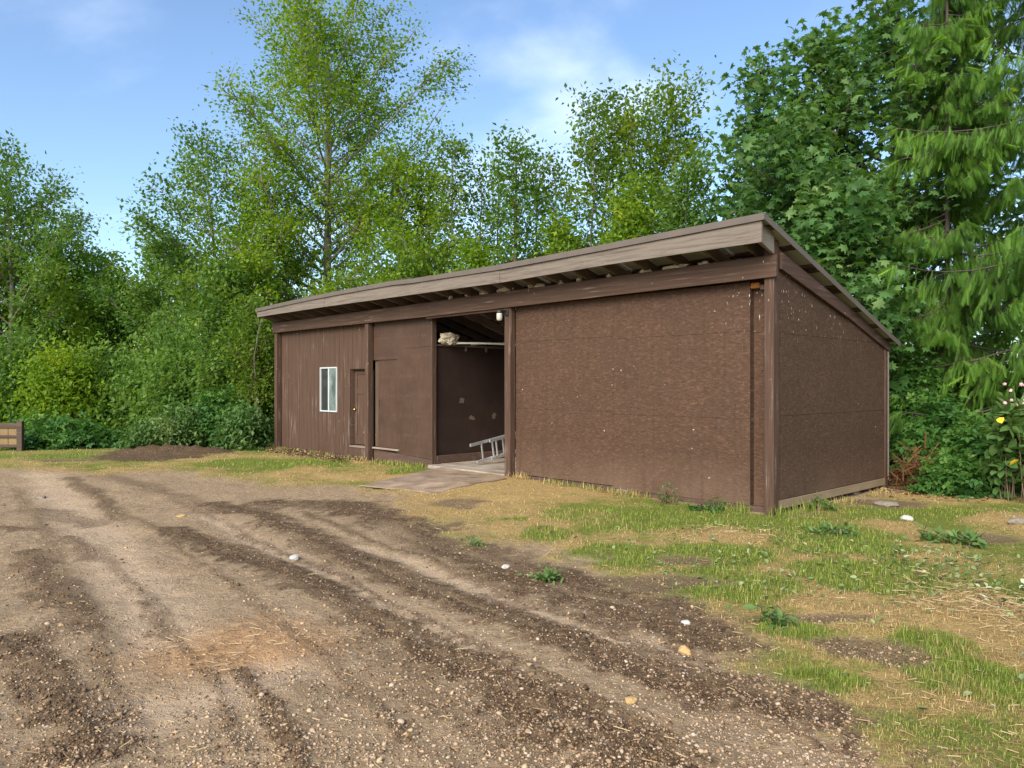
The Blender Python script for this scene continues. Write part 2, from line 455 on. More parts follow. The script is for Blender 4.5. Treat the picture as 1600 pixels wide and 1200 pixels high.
# ------------------------------------------------------------------ ground
edge_px = [(0, 731), (92, 737), (154, 742), (227, 735), (286, 735), (367, 746), (421, 757), (500, 759), (558, 759), (605, 773),
           (635, 792), (664, 810), (715, 832), (767, 845), (825, 854), (893, 873), (960, 900), (1033, 935), (1083, 940), (1150, 968),
           (1160, 995), (1090, 1020), (1130, 1052), (1213, 1068), (1290, 1092), (1350, 1132), (1420, 1200)]
DIRT = [(-300, 17), (-60, 16.6), (-22, 16.4)] + [gp(*p) for p in edge_px] + [(2.2, 2.4), (2.6, -6), (8, -30), (40, -300), (-300, -300)]
def PX(l): return [gp(*p) for p in l]
BANDS = [  # polyline, half width in metres, strength, tread
    (PX([(270, 828), (330, 848), (400, 872), (520, 925), (620, 975), (690, 1015), (770, 1055), (900, 1130), (1010, 1200)]), .20, 1.0, 0),
    (PX([(330, 785), (400, 800), (480, 835), (560, 872), (656, 908), (730, 938), (860, 985), (940, 1027), (1033, 1053), (1167, 1076), (1270, 1100), (1400, 1155)]), .21, .95, 0),
    (PX([(420, 785), (530, 788), (620, 810), (720, 858), (800, 885), (880, 918), (967, 940), (1067, 967), (1140, 988)]), .42, .9, 0),
    (PX([(108, 746), (147, 770), (192, 808)]), .13, .7, 1),
    (PX([(60, 792), (100, 800), (150, 812)]), .22, .55, 0),
    (PX([(103, 838), (143, 868)]), .10, .6, 1),
    (PX([(40, 860), (50, 880), (92, 922), (128, 985)]), .16, .7, 1),
    (PX([(0, 1000), (60, 1040), (110, 1100), (140, 1170)]), .16, .75, 1),
    (PX([(-10, 822), (50, 826)]), .10, .7, 0),
    (PX([(375, 1045), (420, 1090), (450, 1130), (485, 1195)]), .07, .75, 1),
    (PX([(154, 742), (205, 752), (270, 775), (330, 800)]), .22, .45, 1),
    (PX([(215, 935), (240, 960), (260, 985)]), .06, .6, 0),
    (PX([(560, 1000), (700, 1090), (800, 1160)]), .14, .4, 1),
    (PX([(800, 960), (900, 1005), (960, 1040)]), .16, .5, 0),
    (PX([(380, 830), (480, 870), (600, 928), (700, 978), (800, 1028), (900, 1075), (1010, 1130), (1100, 1185)]), .05, .7, 1),
    (PX([(470, 800), (640, 862), (800, 925), (960, 985), (1060, 1030), (1130, 1058)]), .06, .65, 1),
    (PX([(200, 800), (330, 890), (460, 985), (560, 1065), (640, 1140)]), .05, .45, 1),
    (PX([(150, 850), (260, 960), (330, 1060), (380, 1160)]), .05, .4, 1),
    (PX([(250, 770), (400, 835), (560, 905)]), .05, .5, 1),
    (PX([(20, 760), (70, 830), (100, 900), (150, 1010), (190, 1120)]), .07, .4, 1),
    (PX([(620, 960), (760, 1035), (880, 1100), (980, 1170)]), .06, .6, 1),
    (PX([(760, 925), (900, 985), (1040, 1035), (1180, 1095), (1260, 1150)]), .06, .6, 1),
]
PALES = [(PX([(330, 808), (400, 838), (490, 880), (560, 912), (640, 955), (760, 1015)]), .12), (PX([(560, 850), (690, 895), (800, 935), (900, 980), (1060, 1012), (1110, 1035)]), .12),
         (PX([(60, 740), (110, 790), (170, 860), (260, 990)]), .3), (PX([(230, 1110), (350, 1080), (430, 1050)]), .25)]
def ell(x, y, cx, cy, rx, ry):
    """soft ellipse given in photo pixels, laid flat on the ground"""
    X, Y = gp(cx, cy); Xr, _ = gp(cx + rx, cy); _, Yn = gp(cx, cy + ry); _, Yf = gp(cx, cy - ry)
    a = abs(Xr - X); b = abs(Yf - Yn) / 2; c = (Yf + Yn) / 2
    return np.hypot((x - X) / a, (y - c) / b)
GREEN = [(855, 833, 40, 12), (965, 868, 80, 20), (1150, 915, 115, 30), (1240, 985, 60, 14), (1290, 1062, 70, 20), (460, 724, 90, 7), (380, 721, 70, 5),
         (1000, 812, 190, 22), (1290, 840, 110, 40), (1450, 1005, 60, 24), (1350, 900, 110, 30), (1520, 1060, 90, 40), (1130, 865, 120, 16), (200, 712, 140, 6), (1380, 800, 160, 10), (640, 738, 40, 6)]
DRY = [(730, 778, 110, 26), (1140, 832, 100, 12), (1510, 940, 110, 36), (860, 772, 90, 12), (590, 743, 110, 7), (700, 745, 60, 6), (900, 880, 40, 10), (1330, 940, 130, 22), (1420, 1080, 130, 40)]
BARE = [(1010, 905, 110, 13), (1300, 962, 100, 9), (1350, 1012, 100, 24), (1065, 872, 50, 9), (720, 785, 45, 8), (262, 708, 90, 7), (1390, 785, 70, 7), (1545, 835, 50, 8), (110, 718, 60, 2.5)]
def masks(x, y):
    n1 = fbm(x, y, .9, 4, 3); n2 = fbm(x, y, 3.1, 4, 9); n3 = fbm(x, y, 11., 3, 5)
    d, _ = polydist(x, y, DIRT[1:-4])
    sd = np.where(inside(x, y, DIRT), -d, d)
    grass = sstep(-.22, .38, sd + (n2 - .5) * 1.1 + (n3 - .5) * .6)
    dark = np.zeros_like(x); ridge = np.zeros_like(x); tread = np.zeros_like(x)
    wx = x + (fbm(x, y, 1.7, 3, 21) - .5) * .12; wy = y + (fbm(x, y, 1.7, 3, 33) - .5) * .12
    for P, hw, st, tr in BANDS:
        dd, s = polydist(wx, wy, P)
        q = dd * polyside(wx, wy, P)
        streak = .65 * vnoise(q * 9 / hw * .2 + 40, s * .55, 51) + .35 * vnoise(q * 21 / hw * .2 + 9, s * 1.3, 52)
        m = sstep(hw * 1.6, hw * .65, dd + (n3 - .5) * hw * 1.5 + (n2 - .5) * hw * 1.6) * st * np.clip(.25 + 1.35 * streak + .5 * (n1 - .5), .1, 1)
        m = np.clip(m * 1.15, 0, 1)
        dark = np.maximum(dark, m)
        ridge = np.maximum(ridge, m)
        if tr: tread = tread + np.sin(s * 2 * math.pi / .13 + 3 * dd / hw) * sstep(hw * 1.3, hw * .7, dd) * (n2 > .42)
    pale = np.zeros_like(x)
    for P, hw in PALES:
        dd, _ = polydist(wx, wy, P); pale = np.maximum(pale, sstep(hw * 1.6, hw * .3, dd + (n2 - .5) * hw))
    green = np.zeros_like(x); dry = np.zeros_like(x); bare = np.zeros_like(x)
    for e in GREEN: green = np.maximum(green, sstep(1.25, .7, ell(x, y, *e) + (n2 - .5) * .9))
    for e in DRY: dry = np.maximum(dry, sstep(1.25, .6, ell(x, y, *e) + (n2 - .5) * .9))
    for e in BARE: bare = np.maximum(bare, sstep(1.2, .7, ell(x, y, *e) + (n2 - .5) * 1.0))
    dryness = np.clip(.62 + (n1 - .5) * 1.7 + .5 * dry - .62 * green + (n3 - .5) * .7 + (n2 - .5) * .6, 0, 1)
    far = sstep(19, 24, np.hypot(x, y))
    dryness = dryness * (1 - far * .6)
    orange = sstep(1.3, .4, ell(x, y, 350, 1010, 170, 50) + (n2 - .5) * .9)
    lx, ly = w2sh(x, y)
    under = (lx > -15) & (lx < .3) & (ly > .0) & (ly < 4.5)
    grass = np.where(under, 0, grass) * (1 - .85 * bare)
    heap = sstep(1.35, .8, ell(x, y, 262, 708, 95, 9) + (n2 - .5) * .6)
    grass = grass * (1 - heap)
    dark = np.maximum(np.maximum(dark * (1 - grass), bare * .75), heap * 1.5)
    return dict(grass=grass, dark=dark, pale=pale, dry=dryness, orange=orange, ridge=ridge, tread=tread, bare=bare, n1=n1, n2=n2, n3=n3, sd=sd, green=green)
def height(x, y, m=None):
    if m is None: m = masks(x, y)
    r = np.hypot(x, y)
    lx, ly = w2sh(x, y)
    z = (m['n1'] - .5) * .10 * sstep(2, 9, r) + (m['n2'] - .5) * .045
    z = z + (m['n3'] - .5) * (.02 + .035 * m['ridge'] * (1 - m['grass']))
    z = z + .018 * m['ridge'] + .008 * m['tread'] + .02 * m['grass'] - .02 * m['pale']
    z = z - .03
    # level pad along the shed, a little bank before its open bay
    near = sstep(1.6, .3, np.maximum(np.maximum(-ly, ly - 4.2), np.maximum(lx, -lx - 14.6)))
    z = z * (1 - near) + near * (-.02 + (m['n2'] - .5) * .03)
    z = z + .085 * np.exp(-((lx + 5.6) / 2.6) ** 2 - ((ly + .3) / 1.3) ** 2) * (1 - ((ly > .1) & (lx > -15)))
    # spoil heap at the foot of the trees on the left
    hx, hy = gp(262, 708)
    z = z + .2 * np.exp(-((x - hx) / 1.25) ** 2 - ((y - hy - .4) / .75) ** 2) * (.35 + 1.3 * m['n3'])
    # rising forest floor far behind
    z = z + sstep(24, 70, r) * .8 * m['n1'] * sstep(0, 10, y)
    return z
th_f = np.radians(np.linspace(-46, 46, 340)); th_b = np.radians(np.linspace(47, 313, 70))[1:-1]
TH = np.concatenate([th_f, th_b])
RR = np.concatenate([[.3, .9, 1.6, 2.3], np.exp(np.linspace(math.log(2.8), math.log(26), 320)), np.exp(np.linspace(math.log(27), math.log(2500), 40))])
tt, rr = np.meshgrid(TH, RR)
gx = (rr * np.sin(tt)).ravel(); gy = (rr * np.cos(tt)).ravel()
gm = masks(gx, gy)
gz = height(gx, gy, gm)
gz = np.where(rr.ravel() > 300, 0, gz)
nth, nr = len(TH), len(RR)
ii = (np.arange(nr - 1)[:, None] * nth + np.arange(nth)[None, :]); jj = (np.arange(nr - 1)[:, None] * nth + (np.arange(nth)[None, :] + 1) % nth)
Q = np.stack([ii, ii + nth, jj + nth, jj], -1).reshape(-1, 4)
gV = np.stack([gx, gy, gz], -1)
gV = np.vstack([gV, [[0, 0, -.03]]])
me = tri_mesh('ground', gV, Q[:, [0, 1, 2, 3]], {k: np.append(gm[k], 0) for k in ('grass', 'dark', 'pale', 'dry', 'orange')}, True)
M = MT('ground_soil_and_turf')
gc = M.n('ShaderNodeNewGeometry').outputs['Position']
def gnoise(sc_, det=5, r=.6): return M.noise(gc, sc_, det, r)
nf, nm_, nb, nl = gnoise(48, 5, .75), gnoise(13, 5, .65), gnoise(2.6, 5, .6), gnoise(.6, 3)
tan = M.ramp(nm_, [(.25, (.20, .136, .081)), (.5, (.36, .258, .156)), (.75, (.52, .388, .246))])
tan = M.mix(M.rng(nb, .35, .68, 0, .65), tan, (.245, .17, .104))
tan = M.mix(M.rng(nl, .4, .65, 0, .4), tan, (.37, .27, .17))
tan = M.mix(M.math('MULTIPLY', M.attr('orange'), .6), tan, (.55, .30, .14))
tan = M.mix(M.math('MULTIPLY', M.attr('pale'), .55), tan, (.55, .41, .28))
drk = M.ramp(nf, [(.3, (.045, .027, .015)), (.52, (.11, .070, .040)), (.75, (.26, .175, .105))])
dm = M.math('MULTIPLY', M.attr('dark'), M.rng(nm_, .26, .52, .3, 1.0))
fleck = M.rng(M.math('ADD', M.math('MULTIPLY', nf, .6), M.math('MULTIPLY', nb, .4)), .44, .35, 0, .8)
dm = M.math('MAXIMUM', dm, fleck)
soil = M.mix(dm, tan, drk)
# small pebbles in the surface itself
pv = M.n('ShaderNodeTexVoronoi'); M.l(gc, pv.inputs['Vector']); pv.inputs['Scale'].default_value = 26
ps = M.n('ShaderNodeSeparateColor'); M.l(pv.outputs['Color'], ps.inputs[0])
pm = M.math('MULTIPLY', M.rng(pv.outputs['Distance'], .42, .3), M.math('GREATER_THAN', ps.outputs[0], .91))
soil = M.mix(M.math('MULTIPLY', pm, .75), soil, M.ramp(ps.outputs[1], [(0, (.28, .20, .14)), (1, (.60, .49, .38))]))
turf_d = M.ramp(nf, [(.25, (.20, .125, .052)), (.55, (.42, .29, .115)), (.8, (.58, .44, .20))])
turf_g = M.ramp(nf, [(.25, (.07, .085, .018)), (.55, (.17, .20, .035)), (.8, (.32, .31, .08))])
turf = M.mix(M.rng(M.attr('dry'), .2, .8), turf_g, turf_d)
turf = M.mix(M.rng(nm_, .55, .75, 0, .6), turf, (.15, .10, .065))
gmask = M.math('MULTIPLY', M.attr('grass'), M.rng(nm_, .18, .42, .55, 1.0))
M.col(M.mix(gmask, soil, turf)); M.rough(.95, .12)
hb = M.math('ADD', M.math('MULTIPLY', nf, .5), M.math('ADD', M.math('MULTIPLY', nm_, .9), M.math('MULTIPLY', pm, .25)))
M.bump(hb, 1.0, .045)
ground = tag(link_mesh('ground', me, M.m), 'rutted bare soil and patchy turf of the yard', kind='structure')

def pick(n, pxr, pyr, bias=1.0):
    """random points on the ground, even over the picture; far ones thin out"""
    px = RNG.uniform(*pxr, n); py = pyr[0] + (pyr[1] - pyr[0]) * RNG.uniform(0, 1, n) ** bias
    Z = F * H / (py - HY)
    return (px - 800) / F * Z, Z
def rot_basis(n, tilt):
    """random frames: a (along), b (across), c (normal); tilt = spread of the normal from up"""
    az = RNG.uniform(0, 2 * math.pi, n); tl = np.abs(RNG.normal(0, tilt, n)); ta = RNG.uniform(0, 2 * math.pi, n)
    c = np.stack([np.sin(tl) * np.cos(ta), np.sin(tl) * np.sin(ta), np.cos(tl)], -1)
    a0 = np.stack([np.cos(az), np.sin(az), np.zeros(n)], -1)
    a = a0 - (a0 * c).sum(1, keepdims=True) * c; a /= np.linalg.norm(a, axis=1, keepdims=True) + 1e-9
    return a, np.cross(c, a), c
def scatter(tmplV, tmplT, pos, a, b, c, size, rnd, extra=None):
    n = len(pos); k = len(tmplV)
    size = np.asarray(size); size = size[:, None] if size.ndim == 1 else size
    s3 = np.broadcast_to(size, (n, 3))
    V = pos[:, None, :] + (tmplV[None, :, 0] * s3[:, 0:1])[..., None] * a[:, None, :] + (tmplV[None, :, 1] * s3[:, 1:2])[..., None] * b[:, None, :] + (tmplV[None, :, 2] * s3[:, 2:3])[..., None] * c[:, None, :]
    T = tmplT[None] + (np.arange(n) * k)[:, None, None]
    at_ = {'rnd': np.repeat(rnd, k)}
    for q, v in (extra or {}).items(): at_[q] = np.repeat(v, k)
    return V.reshape(-1, 3), T.reshape(-1, 3), at_

# icosahedron-like pebble
t_ = (1 + 5 ** .5) / 2
ICO_V = np.array([(-1, t_, 0), (1, t_, 0), (-1, -t_, 0), (1, -t_, 0), (0, -1, t_), (0, 1, t_), (0, -1, -t_), (0, 1, -t_), (t_, 0, -1), (t_, 0, 1), (-t_, 0, -1), (-t_, 0, 1)], float) / 1.902
ICO_T = np.array([(0, 11, 5), (0, 5, 1), (0, 1, 7), (0, 7, 10), (0, 10, 11), (1, 5, 9), (5, 11, 4), (11, 10, 2), (10, 7, 6), (7, 1, 8), (3, 9, 4), (3, 4, 2), (3, 2, 6), (3, 6, 8), (3, 8, 9), (4, 9, 5), (2, 4, 11), (6, 2, 10), (8, 6, 7), (9, 8, 1)])
# pebbles lying loose on the drive
x, y = pick(17000, (-150, 1500), (745, 1215), .62)
m = masks(x, y)
keep = (m['grass'] < .3) & (RNG.uniform(0, 1, len(x)) < .15 + .7 * sstep(880, 1150, HY + F * H / y) * (x > -1.6) + .35 * m['dark'])
x, y = x[keep], y[keep]; m = {k: v[keep] for k, v in m.items()}
n = len(x); z = height(x, y, m)
a, b, c = rot_basis(n, .4)
sz = np.clip(RNG.lognormal(-5.5, .48, n), .003, .022)
S3 = np.stack([sz * RNG.uniform(.9, 1.5, n), sz, sz * RNG.uniform(.5, .85, n)], -1)
V_, T_, A_ = scatter(ICO_V, ICO_T, np.stack([x, y, z + sz * .25], -1), a, b, c, S3, RNG.uniform(0, 1, n))
V_ += RNG.normal(0, .0012, V_.shape)
M = MT('pebbles'); M.col(M.ramp(M.attr('rnd'), [(0, (.18, .12, .08)), (.4, (.36, .26, .175)), (.85, (.40, .30, .21)), (1, (.50, .41, .32))])); M.rough(.85, .2)
tag(link_mesh('gravel', tri_mesh('gravel', V_, T_, A_, False), M.m), 'loose pebbles strewn over the bare drive', kind='stuff')
# crumbs of turned soil, thickest along the ruts
OCT_V = np.array([(1, 0, 0), (0, 1, 0), (-1, 0, 0), (0, -1, 0), (0, 0, 1), (0, 0, -1)], float)
OCT_T = np.array([(0, 1, 4), (1, 2, 4), (2, 3, 4), (3, 0, 4), (1, 0, 5), (2, 1, 5), (3, 2, 5), (0, 3, 5)])
x, y = pick(100000, (-150, 1550), (740, 1215), .75)
m = masks(x, y)
keep = RNG.uniform(0, 1, len(x)) < (.16 + .6 * m['dark']) * (m['grass'] < .6)
x, y = x[keep], y[keep]; m = {k: v[keep] for k, v in m.items()}
n = len(x); z = height(x, y, m); a, b, c = rot_basis(n, .8)
sz = np.clip(RNG.lognormal(-5.15, .42, n), .003, .02)
S3 = np.stack([sz * RNG.uniform(.8, 1.6, n), sz, sz * RNG.uniform(.5, .9, n)], -1)
V_, T_, A_ = scatter(OCT_V, OCT_T, np.stack([x, y, z + sz * .1], -1), a, b, c, S3, np.clip(RNG.uniform(0, 1, n) * .8 + .35 * (1 - m['dark']), 0, 1))
V_ += RNG.normal(0, .25, V_.shape) * np.repeat(sz, 6)[:, None]
M = MT('soil_crumbs')
M.col(M.ramp(M.attr('rnd'), [(0, (.055, .033, .019)), (.45, (.14, .09, .053)), (.75, (.28, .19, .115)), (1, (.46, .33, .205))])); M.rough(.95, .1)
tag(link_mesh('soil_crumbs', tri_mesh('soil_crumbs', V_, T_, A_, False), M.m), 'dark crumbs of turned soil along the wheel ruts', kind='stuff')

# grass blades
BL_V = np.array([(-.5, 0, 0), (.5, 0, 0), (.32, .35, .6), (-.32, .35, .6), (0, 1, 1)], float)
BL_T = np.array([(0, 1, 2), (0, 2, 3), (3, 2, 4)])
def blades(n, pxr, pyr, bias, hmin, hmax, at_xy=None):
    x, y = pick(n, pxr, pyr, bias) if at_xy is None else at_xy
    m = masks(x, y); lx, ly = w2sh(x, y)
    p = m['grass'] ** 1.5 * np.clip(.2 + 1.7 * (m['n2'] - .34) + .4 * m['green'], .08, 1.2)
    if at_xy is not None: p = np.full(n, .8) * (fbm(x, y, 2.2, 2, 61) > .42)
    keep = (RNG.uniform(0, 1, n) < p) & ~((lx > -14.9) & (lx < .1) & (ly > (.13 if at_xy is not None else -.03)) & (ly < 4.3)) & ~((lx > -7.8) & (lx < -5.3) & (ly > -.1))
    # the sheet of plywood in front of the open bay stays clear
    keep &= ~inside(x, y, [gp(555, 756), gp(675, 770), gp(800, 748), gp(795, 735), gp(690, 728)])
    x, y = x[keep], y[keep]; m = {k: v[keep] for k, v in m.items()}
    n = len(x); z = height(x, y, m)
    az = RNG.uniform(0, 2 * math.pi, n)
    a = np.stack([np.cos(az), np.sin(az), 0 * az], -1); b = np.stack([-np.sin(az), np.cos(az), 0 * az], -1); c = np.tile([0., 0, 1], (n, 1))
    hh = RNG.uniform(hmin, hmax, n) * (.34 + .38 * m['green'] + .2 * m['n1']) ; dryv = np.clip(m['dry'] + RNG.normal(.03, .3, n), 0, 1)
    flat = RNG.uniform(0, 1, n) < .25 + .45 * dryv          # mown or trodden blades lie down
    lean = np.where(flat, RNG.uniform(1.0, 2.2, n), RNG.uniform(.2, .8, n)) * hh
    up = np.where(flat, hh * RNG.uniform(.1, .45, n), hh)
    wd = np.maximum(.0035, .00075 * y) * RNG.uniform(.7, 1.3, n)
    return scatter(BL_V, BL_T, np.stack([x, y, z - .004], -1), a, b, c, np.stack([wd, lean, up], -1), RNG.uniform(0, 1, n), {'dry': dryv})
parts = [blades(190000, (-60, 1660), (700, 1215), .9, .03, .075), blades(150000, (600, 1660), (760, 1215), .8, .03, .085), blades(30000, (-60, 720), (698, 775), 1, .05, .10)]
lx_ = RNG.uniform(-14.7, .0, 9000); ly_ = .13 - np.abs(RNG.normal(0, .13, 9000))
parts.append(blades(9000, None, None, 1, .10, .30, sh2w(lx_, ly_)))      # uncut fringe along the foot of the wall
lx_ = .02 + np.abs(RNG.normal(0, .15, 2500)); ly_ = RNG.uniform(-.1, 4.0, 2500)
parts.append(blades(2500, None, None, 1, .10, .28, sh2w(lx_, ly_)))
V_ = []; T_ = []; R_ = []; D_ = []; k = 0
for v, t, a in parts:
    V_.append(v); T_.append(t + k); k += len(v); R_.append(a['rnd']); D_.append(a['dry'])
M = MT('grass_blades')
gg = M.ramp(M.attr('rnd'), [(0, (.09, .14, .02)), (.5, (.19, .27, .035)), (1, (.32, .37, .07))])
gd = M.ramp(M.attr('rnd'), [(0, (.25, .15, .06)), (.5, (.46, .32, .13)), (1, (.66, .52, .25))])
cc = M.mix(M.rng(M.attr('dry'), .3, .7), gg, gd); M.col(cc); M.rough(.6, .25)
tr = M.n('ShaderNodeBsdfTranslucent'); M.l(cc, tr.inputs[0]); mx = M.n('ShaderNodeMixShader'); mx.inputs[0].default_value = .3
M.l(M.b.outputs[0], mx.inputs[1]); M.l(tr.outputs[0], mx.inputs[2]); M.l(mx.outputs[0], M.out.inputs[0])
tag(link_mesh('grass', tri_mesh('grass', np.vstack(V_), np.vstack(T_), {'rnd': np.concatenate(R_), 'dry': np.concatenate(D_)}), M.m), 'short green and straw-coloured grass round the shed', kind='stuff')
# cut straw and stalks lying about
ST_V = np.array([(-.5, -.5, 0), (.5, -.5, 0), (.5, .5, .0), (-.5, .5, .0), (0, -.5, 1.0), (0, .5, 1.0)], float)
ST_T = np.array([(0, 4, 3), (4, 5, 3), (1, 2, 4), (4, 2, 5)])
x, y = pick(30000, (-60, 1660), (735, 1215), .8)
m = masks(x, y)
pile = np.maximum(sstep(1.3, .5, ell(x, y, 1530, 940, 110, 55)), np.maximum(sstep(1.3, .5, ell(x, y, 1150, 830, 110, 14)), sstep(1.3, .4, ell(x, y, 350, 1005, 130, 40)) * .5))
keep = RNG.uniform(0, 1, len(x)) < np.clip(m['grass'] * .09 * (.3 + m['dry']) + .7 * pile + .012, 0, 1)
x, y, pile = x[keep], y[keep], pile[keep]; m = {k: v[keep] for k, v in m.items()}
n = len(x); z = height(x, y, m); a, b, c = rot_basis(n, .25)
ln = RNG.uniform(.02, .09, n) * (1 + .7 * pile)
V_, T_, A_ = scatter(ST_V, ST_T, np.stack([x, y, z + .012 + .05 * pile * RNG.uniform(0, 1, n)], -1), a, b, c, np.stack([np.maximum(.003, .00055 * y), ln, np.full(n, .004)], -1), RNG.uniform(0, 1, n))
M = MT('straw'); M.col(M.ramp(M.attr('rnd'), [(0, (.16, .085, .04)), (.45, (.30, .20, .095)), (1, (.46, .36, .2))])); M.rough(.7, .2)
tag(link_mesh('straw', tri_mesh('straw', V_, T_, A_), M.m), 'cut straw and dry stalks scattered over the turf', kind='stuff')
# wilted cut weeds: broad pale leaves lying flat
LF_V = np.array([(0, 0, 0), (.35, .3, .06), (.30, .7, .05), (0, 1, -.05), (-.30, .7, .05), (-.35, .3, .06), (0, .45, -.03)], float)
LF_T = np.array([(0, 1, 6), (1, 2, 6), (2, 3, 6), (3, 4, 6), (4, 5, 6), (5, 0, 6)])
x, y = pick(16000, (800, 1660), (770, 1120), .9)
m = masks(x, y)
pile = np.maximum(sstep(1.4, .4, ell(x, y, 1450, 875, 110, 32)), np.maximum(sstep(1.5, .4, ell(x, y, 1240, 880, 260, 60)) * .4, sstep(1.4, .4, ell(x, y, 1500, 910, 120, 60)) * .6))
keep = RNG.uniform(0, 1, len(x)) < pile ** 1.3 * .6 * (m['grass'] > .2) + .01 * m['grass']
x, y = x[keep], y[keep]; m = {k: v[keep] for k, v in m.items()}
n = len(x); z = height(x, y, m); a, b, c = rot_basis(n, .6); s_ = RNG.uniform(.025, .07, n)
V_, T_, A_ = scatter(LF_V, LF_T, np.stack([x, y, z + .03], -1), a, b, c, np.stack([s_ * .8, s_, s_ * 1.8], -1), RNG.uniform(0, 1, n))
M = MT('wilted_leaves'); M.col(M.ramp(M.attr('rnd'), [(0, (.06, .12, .03)), (.5, (.13, .19, .06)), (.85, (.24, .28, .14)), (1, (.40, .40, .29))])); M.rough(.55, .3)
tag(link_mesh('cut_weeds', tri_mesh('cut_weeds', V_, T_, A_), M.m), 'wilted cut weed leaves strewn on the turf at the right', kind='stuff')

# brown leaf litter against the left end of the shed and under the trees beside it
n = 5200
lx_ = np.concatenate([RNG.uniform(-14.9, -10.3, 3200), RNG.uniform(-.6, 1.6, 2000)]); ly_ = np.concatenate([.12 - np.abs(RNG.normal(0, .26, 3200)), RNG.normal(4.3, .5, 2000)])
x, y = sh2w(lx_, ly_); z = height(x, y); a, b, c = rot_basis(n, .55); s_ = RNG.uniform(.03, .085, n)
V_, T_, A_ = scatter(LF_V, LF_T, np.stack([x, y, z + RNG.uniform(.005, .06, n) * np.exp(-np.abs(ly_ - .1) * 4)], -1), a, b, c, np.stack([s_ * .8, s_, s_ * 2.5], -1), RNG.uniform(0, 1, n))
M = MT('leaf_litter'); M.col(M.ramp(M.attr('rnd'), [(0, (.07, .04, .025)), (.5, (.18, .11, .065)), (.85, (.34, .24, .14)), (1, (.22, .24, .08))])); M.rough(.8, .15)
tag(link_mesh('leaf_litter', tri_mesh('leaf_litter', V_, T_, A_), M.m), 'brown leaf litter along the left foot and back corner of the shed', kind='stuff')

def gh(X, Y): return float(height(np.array([X]), np.array([Y]))[0])

# single stones that stand out
def stone(px, py, r, mat, label, flat=.6):
    X, Y = gp(px, py); bm = bmesh.new(); bmesh.ops.create_icosphere(bm, subdivisions=2, radius=1)
    for v in bm.verts:
        k = 1 + random.uniform(-.16, .16)
        v.co = Vector((v.co.x * r * 1.25 * k, v.co.y * r * k, v.co.z * r * flat * k))
    me = bpy.data.meshes.new('stone'); bm.to_mesh(me); bm.free()
    o = link_mesh('stone', me, mat); o.location = (X, Y, gh(X, Y) + r * flat * .45); o.rotation_euler.z = random.uniform(0, 6)
    return tag(o, label, 'stone', 'stones lying about the yard')
stone(460, 866, .05, mt['wstone'], 'white stone lying alone on the bare drive')
stone(1070, 1010, .04, mt['ystone'], 'ochre stone at the edge of the dark rut', .8)
stone(986, 1088, .035, mt['ystone'], 'small ochre stone low down in the drive')
stone(1386, 787, .15, mt['stone'], 'flat pale stone by the back corner of the shed', .3)
stone(1417, 809, .07, mt['wstone'], 'whitish stone on the turf right of the shed')
stone(1590, 820, .10, mt['stone'], 'grey stone on the turf at the far right', .5)
stone(790, 884, .04, mt['wstone'], 'pale stone near the dark soil beside the turf')
stone(65, 773, .07, mt['stone'], 'pale flat stone in the drive at the far left', .4)
stone(283, 806, .05, mt['ystone'], 'yellowish stone in the middle of the drive', .5)
stone(1072, 972, .03, mt['wstone'], 'small white pebble where the dark soil ends')

# ------------------------------------------------------------------ the shed
shed = tag(empty('shed', (OX, OY, 0), SHROT), 'long brown plywood shed with one open bay under a sloping metal roof', 'shed')
ZX = [-14.72, -13.0, -11.2, -8.4, -7.6, -4.9, -2.8, .12]
ZT = [3.82, 3.87, 3.91, 3.935, 3.905, 3.885, 3.92, 3.978]
def ztop(x): return float(np.interp(x, ZX, ZT))
def roofz(x, y): return ztop(x) - (ztop(x) - 2.49) / 4.7 * (y + .5)
# posts
for (x0, x1, zt) in ((-.14, 0, 3.74), (-5.37, -5.215, 3.45), (-10.135, -10.0, 3.45), (-14.70, -14.55, 3.40)):
    box('post', x0, x1, 0, .14, -.12, zt, mt['post'], shed, .006)
box('post', -.13, -.005, 3.93, 4.06, -.1, 2.42, mt['post'], shed, .006)
# front beam, two lengths
hexa('beam', [(-6.9, -.047, 3.19), (.06, -.047, 3.219), (.06, -.003, 3.219), (-6.9, -.003, 3.19), (-6.9, -.047, 3.49), (.06, -.047, 3.521), (.06, -.003, 3.521), (-6.9, -.003, 3.49)], mt['beam'], shed)
hexa('beam', [(-14.73, -.045, 3.198), (-6.903, -.045, 3.185), (-6.903, -.003, 3.185), (-14.73, -.003, 3.198), (-14.73, -.045, 3.46), (-6.903, -.045, 3.485), (-6.903, -.003, 3.485), (-14.73, -.003, 3.46)], mt['beam'], shed)
box('beam', -7.8, -5.3, .003, .05, 3.15, 3.3, mt['beam'], shed)        # header behind, over the open bay
# cladding of the front, bay by bay
# right bay: two rows of strand board with a cut row on top
YF = .15
zs = [(.06, 1.2985), (1.3015, 2.5365), (2.5395, 3.215)]
for x0, x1, dz in ((-2.8965, -.434, -.022), (-5.212, -2.8995, .02)):
    for z0, z1 in zs:
        box('strand_board', x0, x1, YF, YF + .018, z0 + (dz if z0 > .1 else .02 + dz), z1 + (dz if z1 < 3.2 else 0), mt['osb'], shed, .001)
box('panel_edge', -.46, -.438, YF + .02, YF + .11, .08, 3.18, mt['rake'], shed)
box('strand_board', -.95, -.02, .265, .283, .05, 2.5, mt['osb'], shed, .001)
box('strand_board', -.95, -.02, .265, .283, 2.504, 3.42, mt['osb'], shed, .001)
box('rotten_block', -.44, -.30, .16, .25, 3.12, 3.2, mt['rust'], shed, .012)
box('rotten_block', -.30, -.22, .17, .25, 3.09, 3.17, mt['rafter'], shed, .012)
